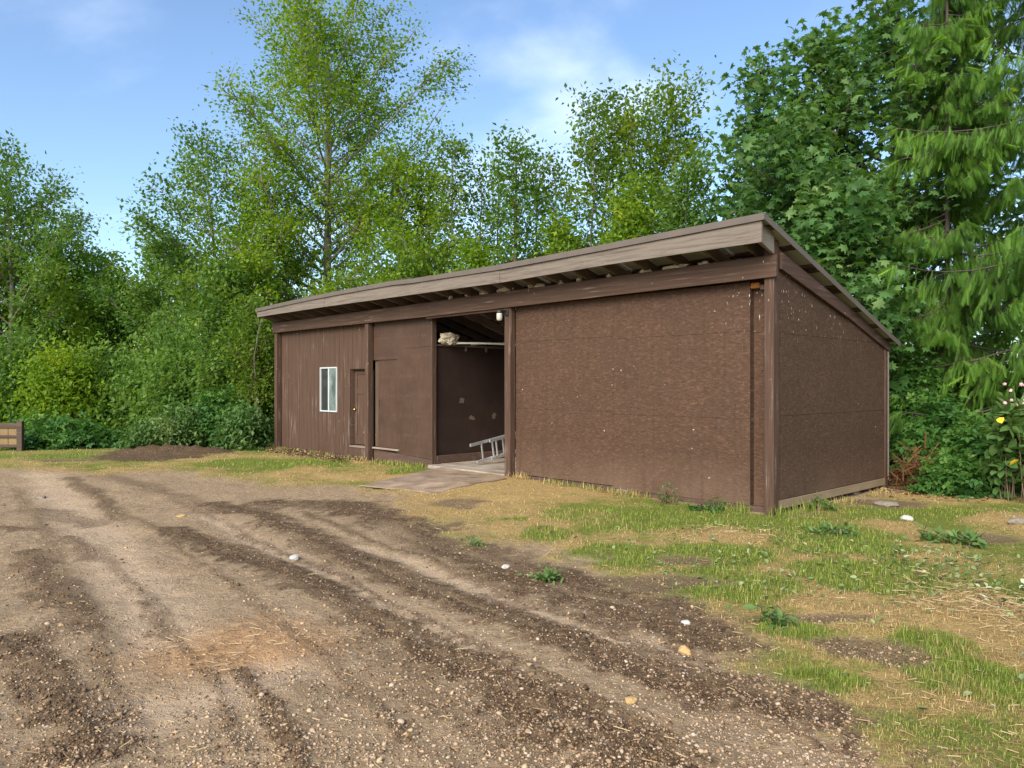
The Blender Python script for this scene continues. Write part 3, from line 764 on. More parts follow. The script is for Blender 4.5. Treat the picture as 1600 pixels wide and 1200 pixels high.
box('base_board', -2.7, -.15, .158, .20, -.08, .058, mt['base'], shed)
box('base_board', -5.21, -2.72, .16, .20, -.06, .085, mt['base'], shed)
box('base_block', -2.80, -2.55, .10, .15, -.08, .06, mt['fasciay'], shed, .008)
# middle bay: plywood, sliding door, sill
box('jamb', -10.0, -9.835, .20, .22, .335, 2.34, mt['olive'], shed)
prism('plywood_sheet', [(-10.0, 2.335), (-9.04, 2.335), (-9.04, 2.56), (-7.80, 2.585), (-7.80, 3.30), (-10.0, 3.30)], 'y', .15, .166, mt['ply'], shed, .002)
prism('plywood_sheet', [(-9.042, .235), (-7.80, .185), (-7.80, 2.58), (-9.042, 2.556)], 'y', .144, .16, mt['ply'], shed, .002)
sd_ = box('sliding_door', -9.833, -9.03, .172, .195, .335, 2.45, mt['ply'], shed, .002)
box('finger_pull', -9.79, -9.765, .168, .171, 1.25, 1.42, mt['black'], sd_, .0)
box('sill', -9.99, -8.95, .10, .20, .285, .325, mt['sill'], shed, .006)
hexa('base_board', [(-9.99, .15, -.1), (-7.80, .15, -.1), (-7.80, .19, -.1), (-9.99, .19, -.1), (-9.99, .15, .27), (-7.80, .15, .175), (-7.80, .19, .175), (-9.99, .19, .27)], mt['base'], shed)
box('corner_stud', -7.80, -7.765, .143, .26, -.05, 3.18, mt['post'], shed)
# left bay: vertical siding boards with real grooves, cut round the window and the door
WX0, WX1, WZ0, WZ1 = -12.42, -11.595, 1.088, 2.21
DX0, DX1, DZ0, DZ1 = -11.005, -10.16, .30, 2.145
sx = -14.55; nb_ = 0
while sx < -10.14:
    ex = min(sx + .203, -10.14)
    x0, x1 = sx + .005, ex - .005
    cuts = sorted({x0, x1} | {c for c in (WX0, WX1, DX0, DX1) if x0 < c < x1})
    pcs = {0: [], 1: []}
    for c0, c1 in zip(cuts[:-1], cuts[1:]):
        mid = (c0 + c1) / 2; zb = .02 * (mid + 14.5) / 4
        if WX0 < mid < WX1: pcs[0].append((c0, c1, zb, WZ0)); pcs[1].append((c0, c1, WZ1, 3.24))
        elif DX0 < mid < DX1: pcs[0].append((c0, c1, DZ1, 3.24))
        else: pcs[0].append((c0, c1, zb, 3.24))
    y0 = .14 + random.uniform(0, .0025)
    if len(cuts) > 2 and pcs[1]:        # board cut into an L round the window: one outline
        full = [p for p in pcs[0] if p[3] > 3][0]; lo = [p for p in pcs[0] if p[3] < 3][0]
        if full[0] < lo[0]: pl = [(full[0], full[2]), (lo[1], lo[2]), (lo[1], WZ0), (full[1], WZ0), (full[1], WZ1), (lo[1], WZ1), (lo[1], 3.24), (full[0], 3.24)]
        else: pl = [(lo[0], lo[2]), (full[1], full[2]), (full[1], 3.24), (lo[0], 3.24), (lo[0], WZ1), (full[0], WZ1), (full[0], WZ0), (lo[0], WZ0)]
        prism('siding_board', pl, 'y', y0, .158, mt['side'], shed)
    elif len(cuts) > 2:                 # round the top of the door
        a_, b_ = pcs[0]
        prism('siding_board', [(a_[0], a_[2]), (a_[1], a_[2]), (a_[1], b_[2]), (b_[1], b_[2]), (b_[1], 3.24), (a_[0], 3.24)], 'y', y0, .158, mt['side'], shed)
    else:
        for c0, c1, z0, z1 in pcs[0] + pcs[1]: box('siding_board', c0, c1, y0, .158, z0, z1, mt['side'], shed, .002)
    sx += .203
def wall_with_holes(name, x0, x1, y0, y1, z0, z1, holes, mat):
    xs = sorted({x0, x1} | {h[0] for h in holes} | {h[1] for h in holes}); bm = bmesh.new()
    for a_, b_ in zip(xs[:-1], xs[1:]):
        spans = [(z0, z1)]
        for h in holes:
            if h[0] <= (a_ + b_) / 2 <= h[1]: spans = [(z0, h[2]), (h[3], z1)]
        for s0, s1 in spans:
            if s1 - s0 < .01: continue
            r_ = bmesh.ops.create_cube(bm, size=1)
            for v in r_['verts']: v.co = Vector((a_ if v.co.x < 0 else b_, y0 if v.co.y < 0 else y1, s0 if v.co.z < 0 else s1))
    me = bpy.data.meshes.new(name); bm.to_mesh(me); bm.free()
    return link_mesh(name, me, mat, shed)
wall_with_holes('sheathing', -14.6, -10.13, .161, .176, .0, 3.3, [(WX0, WX1, WZ0, WZ1), (DX0, DX1, DZ0, DZ1)], mt['plyin'])
# window: white slider
wf = bmesh.new()
def addbox(bm, x0, x1, y0, y1, z0, z1):
    r_ = bmesh.ops.create_cube(bm, size=1)
    for v in r_['verts']: v.co = Vector((x0 if v.co.x < 0 else x1, y0 if v.co.y < 0 else y1, z0 if v.co.z < 0 else z1))
fw = .032
addbox(wf, WX0, WX0 + fw, .118, .19, WZ0, WZ1); addbox(wf, WX1 - fw, WX1, .118, .19, WZ0, WZ1)
addbox(wf, WX0 + fw, WX1 - fw, .119, .19, WZ0, WZ0 + fw); addbox(wf, WX0 + fw, WX1 - fw, .119, .19, WZ1 - fw, WZ1)
me = bpy.data.meshes.new('window'); wf.to_mesh(me); wf.free()
win = link_mesh('window', me, mt['white'], shed); win['label'] = 'white sliding window frame'
box('mullion', -12.03, -11.985, .125, .17, WZ0 + fw, WZ1 - fw, mt['white'], win, .003)
box('pane', WX0 + fw, -12.03, .150, .156, WZ0 + fw, WZ1 - fw, mt['glass'], win, 0)
box('pane', -11.985, WX1 - fw, .135, .141, WZ0 + fw, WZ1 - fw, mt['milky'], win, 0)
# panelled door in its recess
dm_ = bmesh.new()
DYF = .27
addbox(dm_, DX0 + .02, DX1, DYF, DYF + .035, DZ0 + .03, DZ1 - .03)
me = bpy.data.meshes.new('door'); dm_.to_mesh(me); dm_.free()
door = link_mesh('door', me, mt['side'], shed)
DW0, DW1 = DX0 + .02, DX1
for x0, x1, z0, z1 in ((DW0, DW0 + .11, DZ0 + .03, DZ1 - .03), (DW1 - .11, DW1, DZ0 + .03, DZ1 - .03)):
    box('stile', x0, x1, DYF - .014, DYF - .001, z0, z1, mt['side'], door, .003)
for z0, z1 in ((DZ0 + .03, DZ0 + .23), (DZ1 - .60, DZ1 - .47), (DZ1 - .13, DZ1 - .03)):
    box('rail', DW0 + .112, DW1 - .112, DYF - .014, DYF - .001, z0, z1, mt['side'], door, .003)
box('muntin', (DW0 + DW1) / 2 - .045, (DW0 + DW1) / 2 + .045, DYF - .014, DYF - .001, DZ0 + .232, DZ1 - .602, mt['side'], door, .003)
bm = bmesh.new(); bmesh.ops.create_uvsphere(bm, u_segments=12, v_segments=8, radius=.032)
for v in bm.verts: v.co += Vector((DW0 + .065, DYF - .06, 1.17))
r_ = bmesh.ops.create_cone(bm, segments=12, radius1=.028, radius2=.012, depth=.05, cap_ends=True)
for v in r_['verts']: v.co = Vector((v.co.x, -v.co.z, v.co.y)) * 1.0 + Vector((DW0 + .065, DYF - .035, 1.17))
me = bpy.data.meshes.new('door_knob'); bm.to_mesh(me); bm.free(); link_mesh('door_knob', me, mt['brass'], door)
box('door_jamb', DX0 + .001, DX0 + .019, .176, DYF + .035, DZ0 + .02, DZ1, mt['base'], shed)
box('door_head', DX0 + .02, DX1, .176, DYF + .035, DZ1 - .02, DZ1 - .001, mt['base'], shed)
box('door_sill', DX0, DX1 + .02, .12, DYF + .04, DZ0 - .035, DZ0 + .005, mt['sill'], shed, .006)
box('base_board', DX0 + .005, DX1 + .02, .142, .18, -.06, DZ0 - .037, mt['side'], shed)
# side wall on the right
def sroof(y): return roofz(.05, y) - .12
rows = [(.175, 1.327), (1.331, 2.47), (2.474, 9)]
for y0, y1 in ((.145, 2.58), (2.584, 4.03)):
    for z0, z1 in rows:
        if z1 < 3: pl = [(y0, z0), (y1, z0), (y1, min(z1, sroof(y1))), (y0, z1)] if sroof(y1) > z1 else [(y0, z0), (y1, z0), (y1, sroof(y1)), (y0, min(z1, sroof(y0)))]
        else:
            if sroof(y1) > z0 + .02: pl = [(y0, z0), (y1, z0), (y1, sroof(y1)), (y0, sroof(y0))]
            else:
                ye = y0
                while sroof(ye) > z0 + .01 and ye < y1: ye += .02
                if sroof(y0) <= z0 + .01: continue
                pl = [(y0, z0), (ye, z0), (y0, sroof(y0))]
        if len(pl) == 4 and z1 < 3 and sroof(y1) < z1 and sroof(y0) > z1:
            ym = y0
            while sroof(ym) > z1: ym += .01
            pl = [(y0, z0), (y1, z0), (y1, sroof(y1)), (ym, z1), (y0, z1)]
        prism('strand_board', pl, 'x', -.04, -.022, mt['osb'], shed, .001)
box('skirt_board', -.055, -.012, .145, 4.02, .045, .165, mt['tan'], shed, .004)
box('pier_block', -.4, -.1, 1.25, 1.45, -.1, .05, mt['concrete'], shed, .01)
box('pier_block', -.4, -.1, 2.9, 3.1, -.1, .05, mt['concrete'], shed, .01)
box('corner_trim', -.03, .004, 4.032, 4.075, .12, 2.44, mt['fasciay'], shed)
# rake board on the side
def rk(y, o): return roofz(.05, y) - o
hexa('rake_board', [(.002, .145, rk(.145, .43)), (.045, .145, rk(.145, .43)), (.045, 2.39, rk(2.39, .27)), (.002, 2.39, rk(2.39, .27)),
                    (.002, .145, rk(.145, .20)), (.045, .145, rk(.145, .20)), (.045, 2.39, rk(2.39, .10)), (.002, 2.39, rk(2.39, .10))], mt['rake'], shed)
hexa('rake_board', [(-.018, 2.392, rk(2.392, .25)), (.02, 2.392, rk(2.392, .25)), (.02, 4.1, rk(4.1, .2)), (-.018, 4.1, rk(4.1, .2)),
                    (-.018, 2.392, rk(2.392, .06)), (.02, 2.392, rk(2.392, .06)), (.02, 4.1, rk(4.1, .06)), (-.018, 4.1, rk(4.1, .06))], mt['rake'], shed)
# rear and far-left walls, floor, partition
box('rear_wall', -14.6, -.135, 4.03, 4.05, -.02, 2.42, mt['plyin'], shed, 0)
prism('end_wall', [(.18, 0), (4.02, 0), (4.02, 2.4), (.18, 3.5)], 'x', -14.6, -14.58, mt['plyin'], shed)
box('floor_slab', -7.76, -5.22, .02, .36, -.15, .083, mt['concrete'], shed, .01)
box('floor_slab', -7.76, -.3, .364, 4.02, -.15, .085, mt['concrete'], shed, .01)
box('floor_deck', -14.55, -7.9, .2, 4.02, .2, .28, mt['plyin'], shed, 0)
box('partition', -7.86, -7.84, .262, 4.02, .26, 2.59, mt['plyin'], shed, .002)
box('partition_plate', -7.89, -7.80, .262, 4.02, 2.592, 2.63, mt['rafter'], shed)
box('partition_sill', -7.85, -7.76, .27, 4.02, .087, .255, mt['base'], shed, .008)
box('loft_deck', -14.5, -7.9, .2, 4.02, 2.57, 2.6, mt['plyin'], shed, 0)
for yy in (1.1, 1.7):
    box('bracket', -7.838, -7.80, yy, yy + .05, 2.5, 2.588, mt['rafter'], shed)
# faded paint splashes on the partition
for yy, zz, ww, hh_ in ((1.02, 1.42, .09, .16), (1.32, 1.03, .10, .12), (1.98, 1.05, .07, .16)):
    bm = bmesh.new()
    pts = []
    for q in range(14):
        an = q / 14 * 2 * math.pi; k = random.uniform(.45, 1.1)
        pts.append(bm.verts.new((-7.8375, yy + ww * k * math.cos(an), zz + hh_ * k * math.sin(an) * .5)))
    bm.faces.new(pts)
    r_ = bmesh.ops.extrude_face_region(bm, geom=list(bm.faces))
    for v in r_['geom']:
        if isinstance(v, bmesh.types.BMVert): v.co.x += .002
    bmesh.ops.recalc_face_normals(bm, faces=bm.faces)
    me = bpy.data.meshes.new('paint_splash'); bm.to_mesh(me); bm.free(); link_mesh('paint_splash', me, mt['rafter'], shed)
# rafters
xr = -.30
while xr > -14.6:
    j = random.uniform(-.02, .02)
    a0, a1 = xr + j - .02, xr + j + .02
    t0, t1 = roofz(xr, -.46) - .047, roofz(xr, 4.1) - .047
    hexa('rafter', [(a0, -.46, t0 - .185), (a1, -.46, t0 - .185), (a1, 4.1, t1 - .185), (a0, 4.1, t1 - .185), (a0, -.46, t0), (a1, -.46, t0), (a1, 4.1, t1), (a0, 4.1, t1)], mt['rafter'], shed, .003)
    xr -= .61
# grey end rafter behind the fascia
hexa('end_rafter', [(-.01, -.46, 3.66), (.035, -.46, 3.66), (.035, -.05, 3.525), (-.01, -.05, 3.525), (-.01, -.46, 3.93), (.035, -.46, 3.93), (.035, -.05, 3.80), (-.01, -.05, 3.80)], mt['fasciay'], shed)
hexa('end_rafter', [(-14.70, -.46, 3.62), (-14.66, -.46, 3.62), (-14.66, 4.1, 2.30), (-14.70, 4.1, 2.30), (-14.70, -.46, 3.78), (-14.66, -.46, 3.78), (-14.66, 4.1, 2.46), (-14.70, 4.1, 2.46)], mt['fasciay'], shed)
# purlins poke out at the rake
for yp in (-.25, .36, .98, 1.10, 1.72, 1.86, 2.6, 3.3, 3.95):
    V8 = []
    xs_ = np.linspace(-14.68, .105, 9)
    bm = bmesh.new(); prev = None
    for x_ in xs_:
        q = [bm.verts.new((x_, yp + dy_, roofz(x_, yp + dy_) - dz_)) for dy_, dz_ in ((0, .045), (.085, .045), (.085, .008), (0, .008))]
        if prev:
            for i in range(4): bm.faces.new([prev[i], prev[(i + 1) % 4], q[(i + 1) % 4], q[i]])
        else: bm.faces.new(q[::-1])
        prev = q
    bm.faces.new(prev); bmesh.ops.recalc_face_normals(bm, faces=bm.faces)
    me = bpy.data.meshes.new('purlin'); bm.to_mesh(me); bm.free(); link_mesh('purlin', me, mt['rake'], shed)
# ribbed roof sheets
edges_ = np.linspace(-14.73, .135, 17)
prof = [(0, 0), (.42, 0), (.45, .018), (.49, .018), (.52, 0), (.94, 0), (.965, .018), (1.0, .018)]
for e0, e1 in zip(edges_[:-1], edges_[1:]):
    bm = bmesh.new(); rows_ = []
    for yy in (-.52, .6, 1.8, 3.0, 4.2):
        top, bot = [], []
        for p, dz_ in prof:
            x_ = e0 + (e1 - e0) * p * .9995
            zz = roofz(x_, yy) - .006 + dz_
            top.append(bm.verts.new((x_, yy, zz))); bot.append(bm.verts.new((x_, yy, zz - .004)))
        rows_.append(top + bot[::-1])
    for A, B in zip(rows_[:-1], rows_[1:]):
        n = len(A)
        for i in range(n): bm.faces.new([A[i], A[(i + 1) % n], B[(i + 1) % n], B[i]])
    bm.faces.new(rows_[0][::-1]); bm.faces.new(rows_[-1]); bmesh.ops.recalc_face_normals(bm, faces=bm.faces)
    me = bpy.data.meshes.new('roof_sheet'); bm.to_mesh(me); bm.free(); link_mesh('roof_sheet', me, mt['under'], shed)
def strip(name, xs_, zlo, zhi, y0, y1, mat, bev=.003):
    bm = bmesh.new(); prev = None
    for x_ in xs_:
        q = [bm.verts.new(p) for p in ((x_, y0, zlo(x_)), (x_, y1, zlo(x_)), (x_, y1, zhi(x_)), (x_, y0, zhi(x_)))]
        if prev:
            for i in range(4): bm.faces.new([prev[i], prev[(i + 1) % 4], q[(i + 1) % 4], q[i]])
        else: bm.faces.new(q[::-1])
        prev = q
    bm.faces.new(prev); bmesh.ops.recalc_face_normals(bm, faces=bm.faces)
    me = bpy.data.meshes.new(name); bm.to_mesh(me); bm.free(); return link_mesh(name, me, mat, shed)
# fascia boards and the metal drip edge over them
ZBX = [-14.7, -11, -7.2, -4.9, -2.6, .09]; ZB = [3.605, 3.615, 3.60, 3.585, 3.622, 3.622]
for x0, x1, dy_ in ((-2.55, .09, 0), (-4.95, -2.554, .004), (-7.3, -4.954, -.003), (-11.1, -7.304, .003), (-14.69, -11.104, 0)):
    strip('fascia_board', np.linspace(x0, x1, 5), lambda x_: float(np.interp(x_, ZBX, ZB)), lambda x_: ztop(x_) - .03, -.50 + dy_, -.462 + dy_, mt['fascia'])
for x0, x1, dy_ in ((-3.35, .138, 0), (-8.35, -3.30, -.004), (-14.74, -8.25, .001)):
    strip('drip_edge', np.linspace(x0, x1, 7), lambda x_: ztop(x_) - .075, lambda x_: ztop(x_) + .016, -.53 + dy_, -.522 + dy_, mt['trim'])
for x_, w_ in ((.128, .012),):
    hexa('rake_trim', [(x_, -.52, roofz(x_, -.52) - .075), (x_ + w_, -.52, roofz(x_, -.52) - .075), (x_ + w_, 4.22, roofz(x_, 4.22) - .075), (x_, 4.22, roofz(x_, 4.22) - .075),
                       (x_, -.52, roofz(x_, -.52) + .018), (x_ + w_, -.52, roofz(x_, -.52) + .018), (x_ + w_, 4.22, roofz(x_, 4.22) + .018), (x_, 4.22, roofz(x_, 4.22) + .018)], mt['trim'], shed)
# tufts of pale insulation squeezed out over the beam
for i in range(11):
    x_ = -1.0 - i * .61 + random.uniform(-.12, .12); L_ = random.choice((.1, .2, .42, .5))
    bm = bmesh.new(); bmesh.ops.create_icosphere(bm, subdivisions=2, radius=1)
    for v in bm.verts:
        k = 1 + random.uniform(-.45, .35); v.co = Vector((x_ + v.co.x * L_ * .5 * k, .02 + v.co.y * .05 * k, 3.53 + v.co.z * .045 * k))
    me = bpy.data.meshes.new('insulation_tuft'); bm.to_mesh(me); bm.free(); link_mesh('insulation_tuft', me, mt['wool'], shed)

# things in and on the shed
def shed_w(x, y, z): X, Y = sh2w(x, y); return Vector((X, Y, z))
lamp = tag(empty('wall_lamp', shed_w(-5.29, -.0, 3.10), SHROT), 'small jar lamp on a black bracket at the top of the post', 'lamp')
def lathe(name, prof_, mat, parent, seg=14, off=(0, 0, 0)):
    bm = bmesh.new(); rings = []
    for r, z in prof_:
        rings.append([bm.verts.new((off[0] + r * math.cos(2 * math.pi * i / seg), off[1] + r * math.sin(2 * math.pi * i / seg), off[2] + z)) for i in range(seg)])
    for A, B in zip(rings[:-1], rings[1:]):
        for i in range(seg): bm.faces.new([A[i], A[(i + 1) % seg], B[(i + 1) % seg], B[i]])
    bm.faces.new(rings[0][::-1]); bm.faces.new(rings[-1]); bmesh.ops.recalc_face_normals(bm, faces=bm.faces)
    me = bpy.data.meshes.new(name); bm.to_mesh(me); bm.free(); me.polygons.foreach_set('use_smooth', np.ones(len(me.polygons), bool))
    return link_mesh(name, me, mat, parent)
box('bracket', -.03, .05, -.03, -.003, -.05, .06, mt['black'], lamp)
box('arm', -.06, .0, -.15, -.03, .02, .05, mt['black'], lamp)
lathe('cap', [(.03, .05), (.058, .04), (.062, .0), (.058, -.005)], mt['black'], lamp, 14, (-.05, -.15, 0))
lathe('jar', [(.05, -.008), (.056, -.04), (.054, -.12), (.04, -.145), (.01, -.15)], mt['jar'], lamp, 14, (-.05, -.15, 0))
# ladder on its edge inside the open bay
lad = tag(empty('ladder', shed_w(-6.98, .72, .12), 0), 'aluminium extension ladder lying on its edge in the open bay', 'ladder')
dv = Vector((Vx, Vy, .155)).normalized(); up = Vector((0, 0, 1)); sd = dv.cross(up).normalized(); upv = sd.cross(dv)
def obb(name, c, ax, ay, az, mat, parent):
    return hexa(name, [c - ax - ay - az, c + ax - ay - az, c + ax + ay - az, c - ax + ay - az, c - ax - ay + az, c + ax - ay + az, c + ax + ay + az, c - ax + ay + az], mat, parent, .003)
for off, start, LL in ((0, 0, 3.0), (.075, .35, 2.7)):
    for hgt in (.0, .38):
        cst = -.13 if (hgt > .1 and off == 0) else 0
        obb('rail', dv * (start + cst + LL / 2) + sd * off + upv * (hgt + .03), dv * (LL / 2), sd * .016, upv * .030, mt['alu'], lad)
    k = .18
    while k < LL - .1:
        obb('rung', dv * (start + k) + sd * off + upv * .22, dv * .016, sd * .014, upv * .158, mt['alu'], lad); k += .305
# bundle of insulation and pale pipes on the partition
def blob(name, c, r, mat, label, cat, seed):
    rs = random.Random(seed); bm = bmesh.new(); bmesh.ops.create_icosphere(bm, subdivisions=4, radius=1)
    from mathutils import noise
    for v in bm.verts:
        k = 1 + .6 * noise.noise(v.co * 1.9 + Vector((seed, 0, 0))) + .45 * abs(noise.noise(v.co * 4.5)) + .2 * noise.noise(v.co * 9)
        v.co = Vector((v.co.x * r[0], v.co.y * r[1], max(v.co.z, -.75) * r[2])) * k
    me = bpy.data.meshes.new(name); bm.to_mesh(me); bm.free()
    o = link_mesh(name, me, mat); o.location = c; o.rotation_euler.z = SHROT
    return tag(o, label, cat)
blob('insulation_bundle', shed_w(-7.76, .60, 2.74), (.09, .21, .11), mt['wool'], 'crumpled bundle of pale insulation on top of the partition', 'insulation', 3)
def pipe(p0, p1, sag, r, label):
    T = Tubes(); p0 = np.array(p0); p1 = np.array(p1)
    t = np.linspace(0, 1, 12)[:, None]
    P = p0 + (p1 - p0) * t; P[:, 2] += sag * np.sin(t[:, 0] * math.pi)
    c0 = P[0].copy(); T.add(P - c0, r, 8); me = T.mesh('pipe'); o = link_mesh('pipe', me, mt['pipe']); o.location = c0
    return tag(o, label, 'pipe', 'pipes laid on the partition')
pipe(shed_w(-7.83, .62, 2.66), shed_w(-6.5, 2.9, 2.53), .06, .022, 'bowed pale pipe resting on the partition nearer the opening')
pipe(shed_w(-7.86, 1.3, 2.66), shed_w(-7.6, 3.9, 2.80), .02, .018, 'thin pale pipe lying behind the bowed one')
# sheet of plywood laid on the ground before the open bay
pc = [gp(561, 756, .04), gp(672, 768, .04), gp(700, 764, .04), gp(790, 745, .08), gp(787, 737, .09), gp(690, 728, .09)]
bm = bmesh.new()
n_ = 9
A_ = [np.array(p) for p in (gp(563, 755, .04), gp(674, 767, .04), gp(792, 747, .085), gp(690, 730, .085))]
g_ = []
for i in range(n_):
    row = []
    for j in range(n_):
        u, v = i / (n_ - 1), j / (n_ - 1)
        p = (A_[0] * (1 - u) + A_[1] * u) * (1 - v) + (A_[3] * (1 - u) + A_[2] * u) * v
        zz = max(gh(*p) + .016, .0 + .085 * v) + .006 * math.sin(5 * u + 2 * v)
        row.append((p[0] - A_[0][0], p[1] - A_[0][1], zz))
    g_.append(row)
tv = [[bm.verts.new(q) for q in r] for r in g_]; bv = [[bm.verts.new((q[0], q[1], q[2] - .013)) for q in r] for r in g_]
for i in range(n_ - 1):
    for j in range(n_ - 1):
        bm.faces.new([tv[i][j], tv[i + 1][j], tv[i + 1][j + 1], tv[i][j + 1]]); bm.faces.new([bv[i][j], bv[i][j + 1], bv[i + 1][j + 1], bv[i + 1][j]])
for k in range(n_ - 1):
    bm.faces.new([tv[k][0], bv[k][0], bv[k + 1][0], tv[k + 1][0]]); bm.faces.new([tv[k + 1][-1], bv[k + 1][-1], bv[k][-1], tv[k][-1]])
    bm.faces.new([tv[0][k + 1], bv[0][k + 1], bv[0][k], tv[0][k]]); bm.faces.new([tv[-1][k], bv[-1][k], bv[-1][k + 1], tv[-1][k + 1]])
bmesh.ops.recalc_face_normals(bm, faces=bm.faces)
me = bpy.data.meshes.new('plywood_sheet'); bm.to_mesh(me); bm.free()
o = link_mesh('plywood_sheet', me, mt['dirtyply']); o.location = (A_[0][0], A_[0][1], 0)
tag(o, 'muddy plywood sheet lying on the grass before the open bay', 'plywood sheet')

# ------------------------------------------------------------------ fence at the far left
FZ = 20.2
fx1 = at(33, FZ)
fence = tag(empty('fence', (fx1, FZ, 0), math.radians(4)), 'old brown board fence panel with a post at the far left', 'fence')
box('post', -.09, .05, -.06, .06, -.1, .80, mt['fence'], fence, .008)
box('post', -2.7, -2.58, -.06, .06, -.1, .78, mt['fence'], fence, .008)
for z0, z1 in ((.62, .75), (.36, .43), (.10, .18)):
    box('rail', -3.4, -.092, -.03, .01, z0, z1, mt['fence'], fence, .006)
xb = -.10
for i in range(12):
    wv = random.uniform(.2, .29)
    box('board', xb - wv + .01, xb, .012, .032, .12 + random.uniform(-.02, .03), .68 + random.uniform(-.03, .02), mt['fencey'], fence, .004)
    xb -= wv

# ------------------------------------------------------------------ trees and shrubs
LEAF_V = np.array([(0, 0, 0), (.5, .42, .10), (0, 1, -.06), (-.5, .42, .10)], float)
LEAF_T = np.array([(0, 1, 2), (0, 2, 3)])
_mp = []
for an, r in ((-90, .12), (-40, .46), (-18, .34), (6, .62), (28, .36), (52, .56), (70, .40), (90, .72), (110, .40), (128, .56), (152, .36), (174, .62), (198, .34), (220, .46)):
    _mp.append((r * math.cos(math.radians(an)), r * math.sin(math.radians(an)) + .3, -.7 * (r * math.cos(math.radians(an))) ** 2 - .25 * r * r))
MAP_V = np.array([(0, .32, .06)] + _mp, float)
MAP_T = np.array([(0, 1 + i, 1 + (i + 1) % 14) for i in range(14)])
TRI_V = np.array([(0, 0, 0), (.28, .5, .04), (0, 1, -.08), (-.28, .5, .04), (.1, .1, 0), (.62, .02, -.02), (.75, .42, -.08), (.35, .42, .04), (-.1, .1, 0), (-.35, .42, .04), (-.75, .42, -.08), (-.62, .02, -.02)], float)
TRI_T = np.array([(0, 1, 2), (0, 2, 3), (4, 5, 6), (4, 6, 7), (8, 9, 10), (8, 10, 11)])
# flat drooping cedar spray: y is along the spray
_cv, _ct = [(-.010, 0, 0), (.010, 0, 0), (0, 1, 0)], [(0, 1, 2)]
for i in range(12):
    yy = .04 + i * .075; ln = .36 * (1 - .62 * abs(yy - .32) / .68) * (1 if i % 2 else .78)
    for sgn in (-1, 1):
        b0 = len(_cv)
        _cv += [(0, yy, 0), (sgn * ln * .72, yy + ln * .95, -.05), (sgn * .035, yy + .10, .01)]
        _ct += [(b0, b0 + 1, b0 + 2)]
CED_V, CED_T = np.array(_cv, float), np.array(_ct)

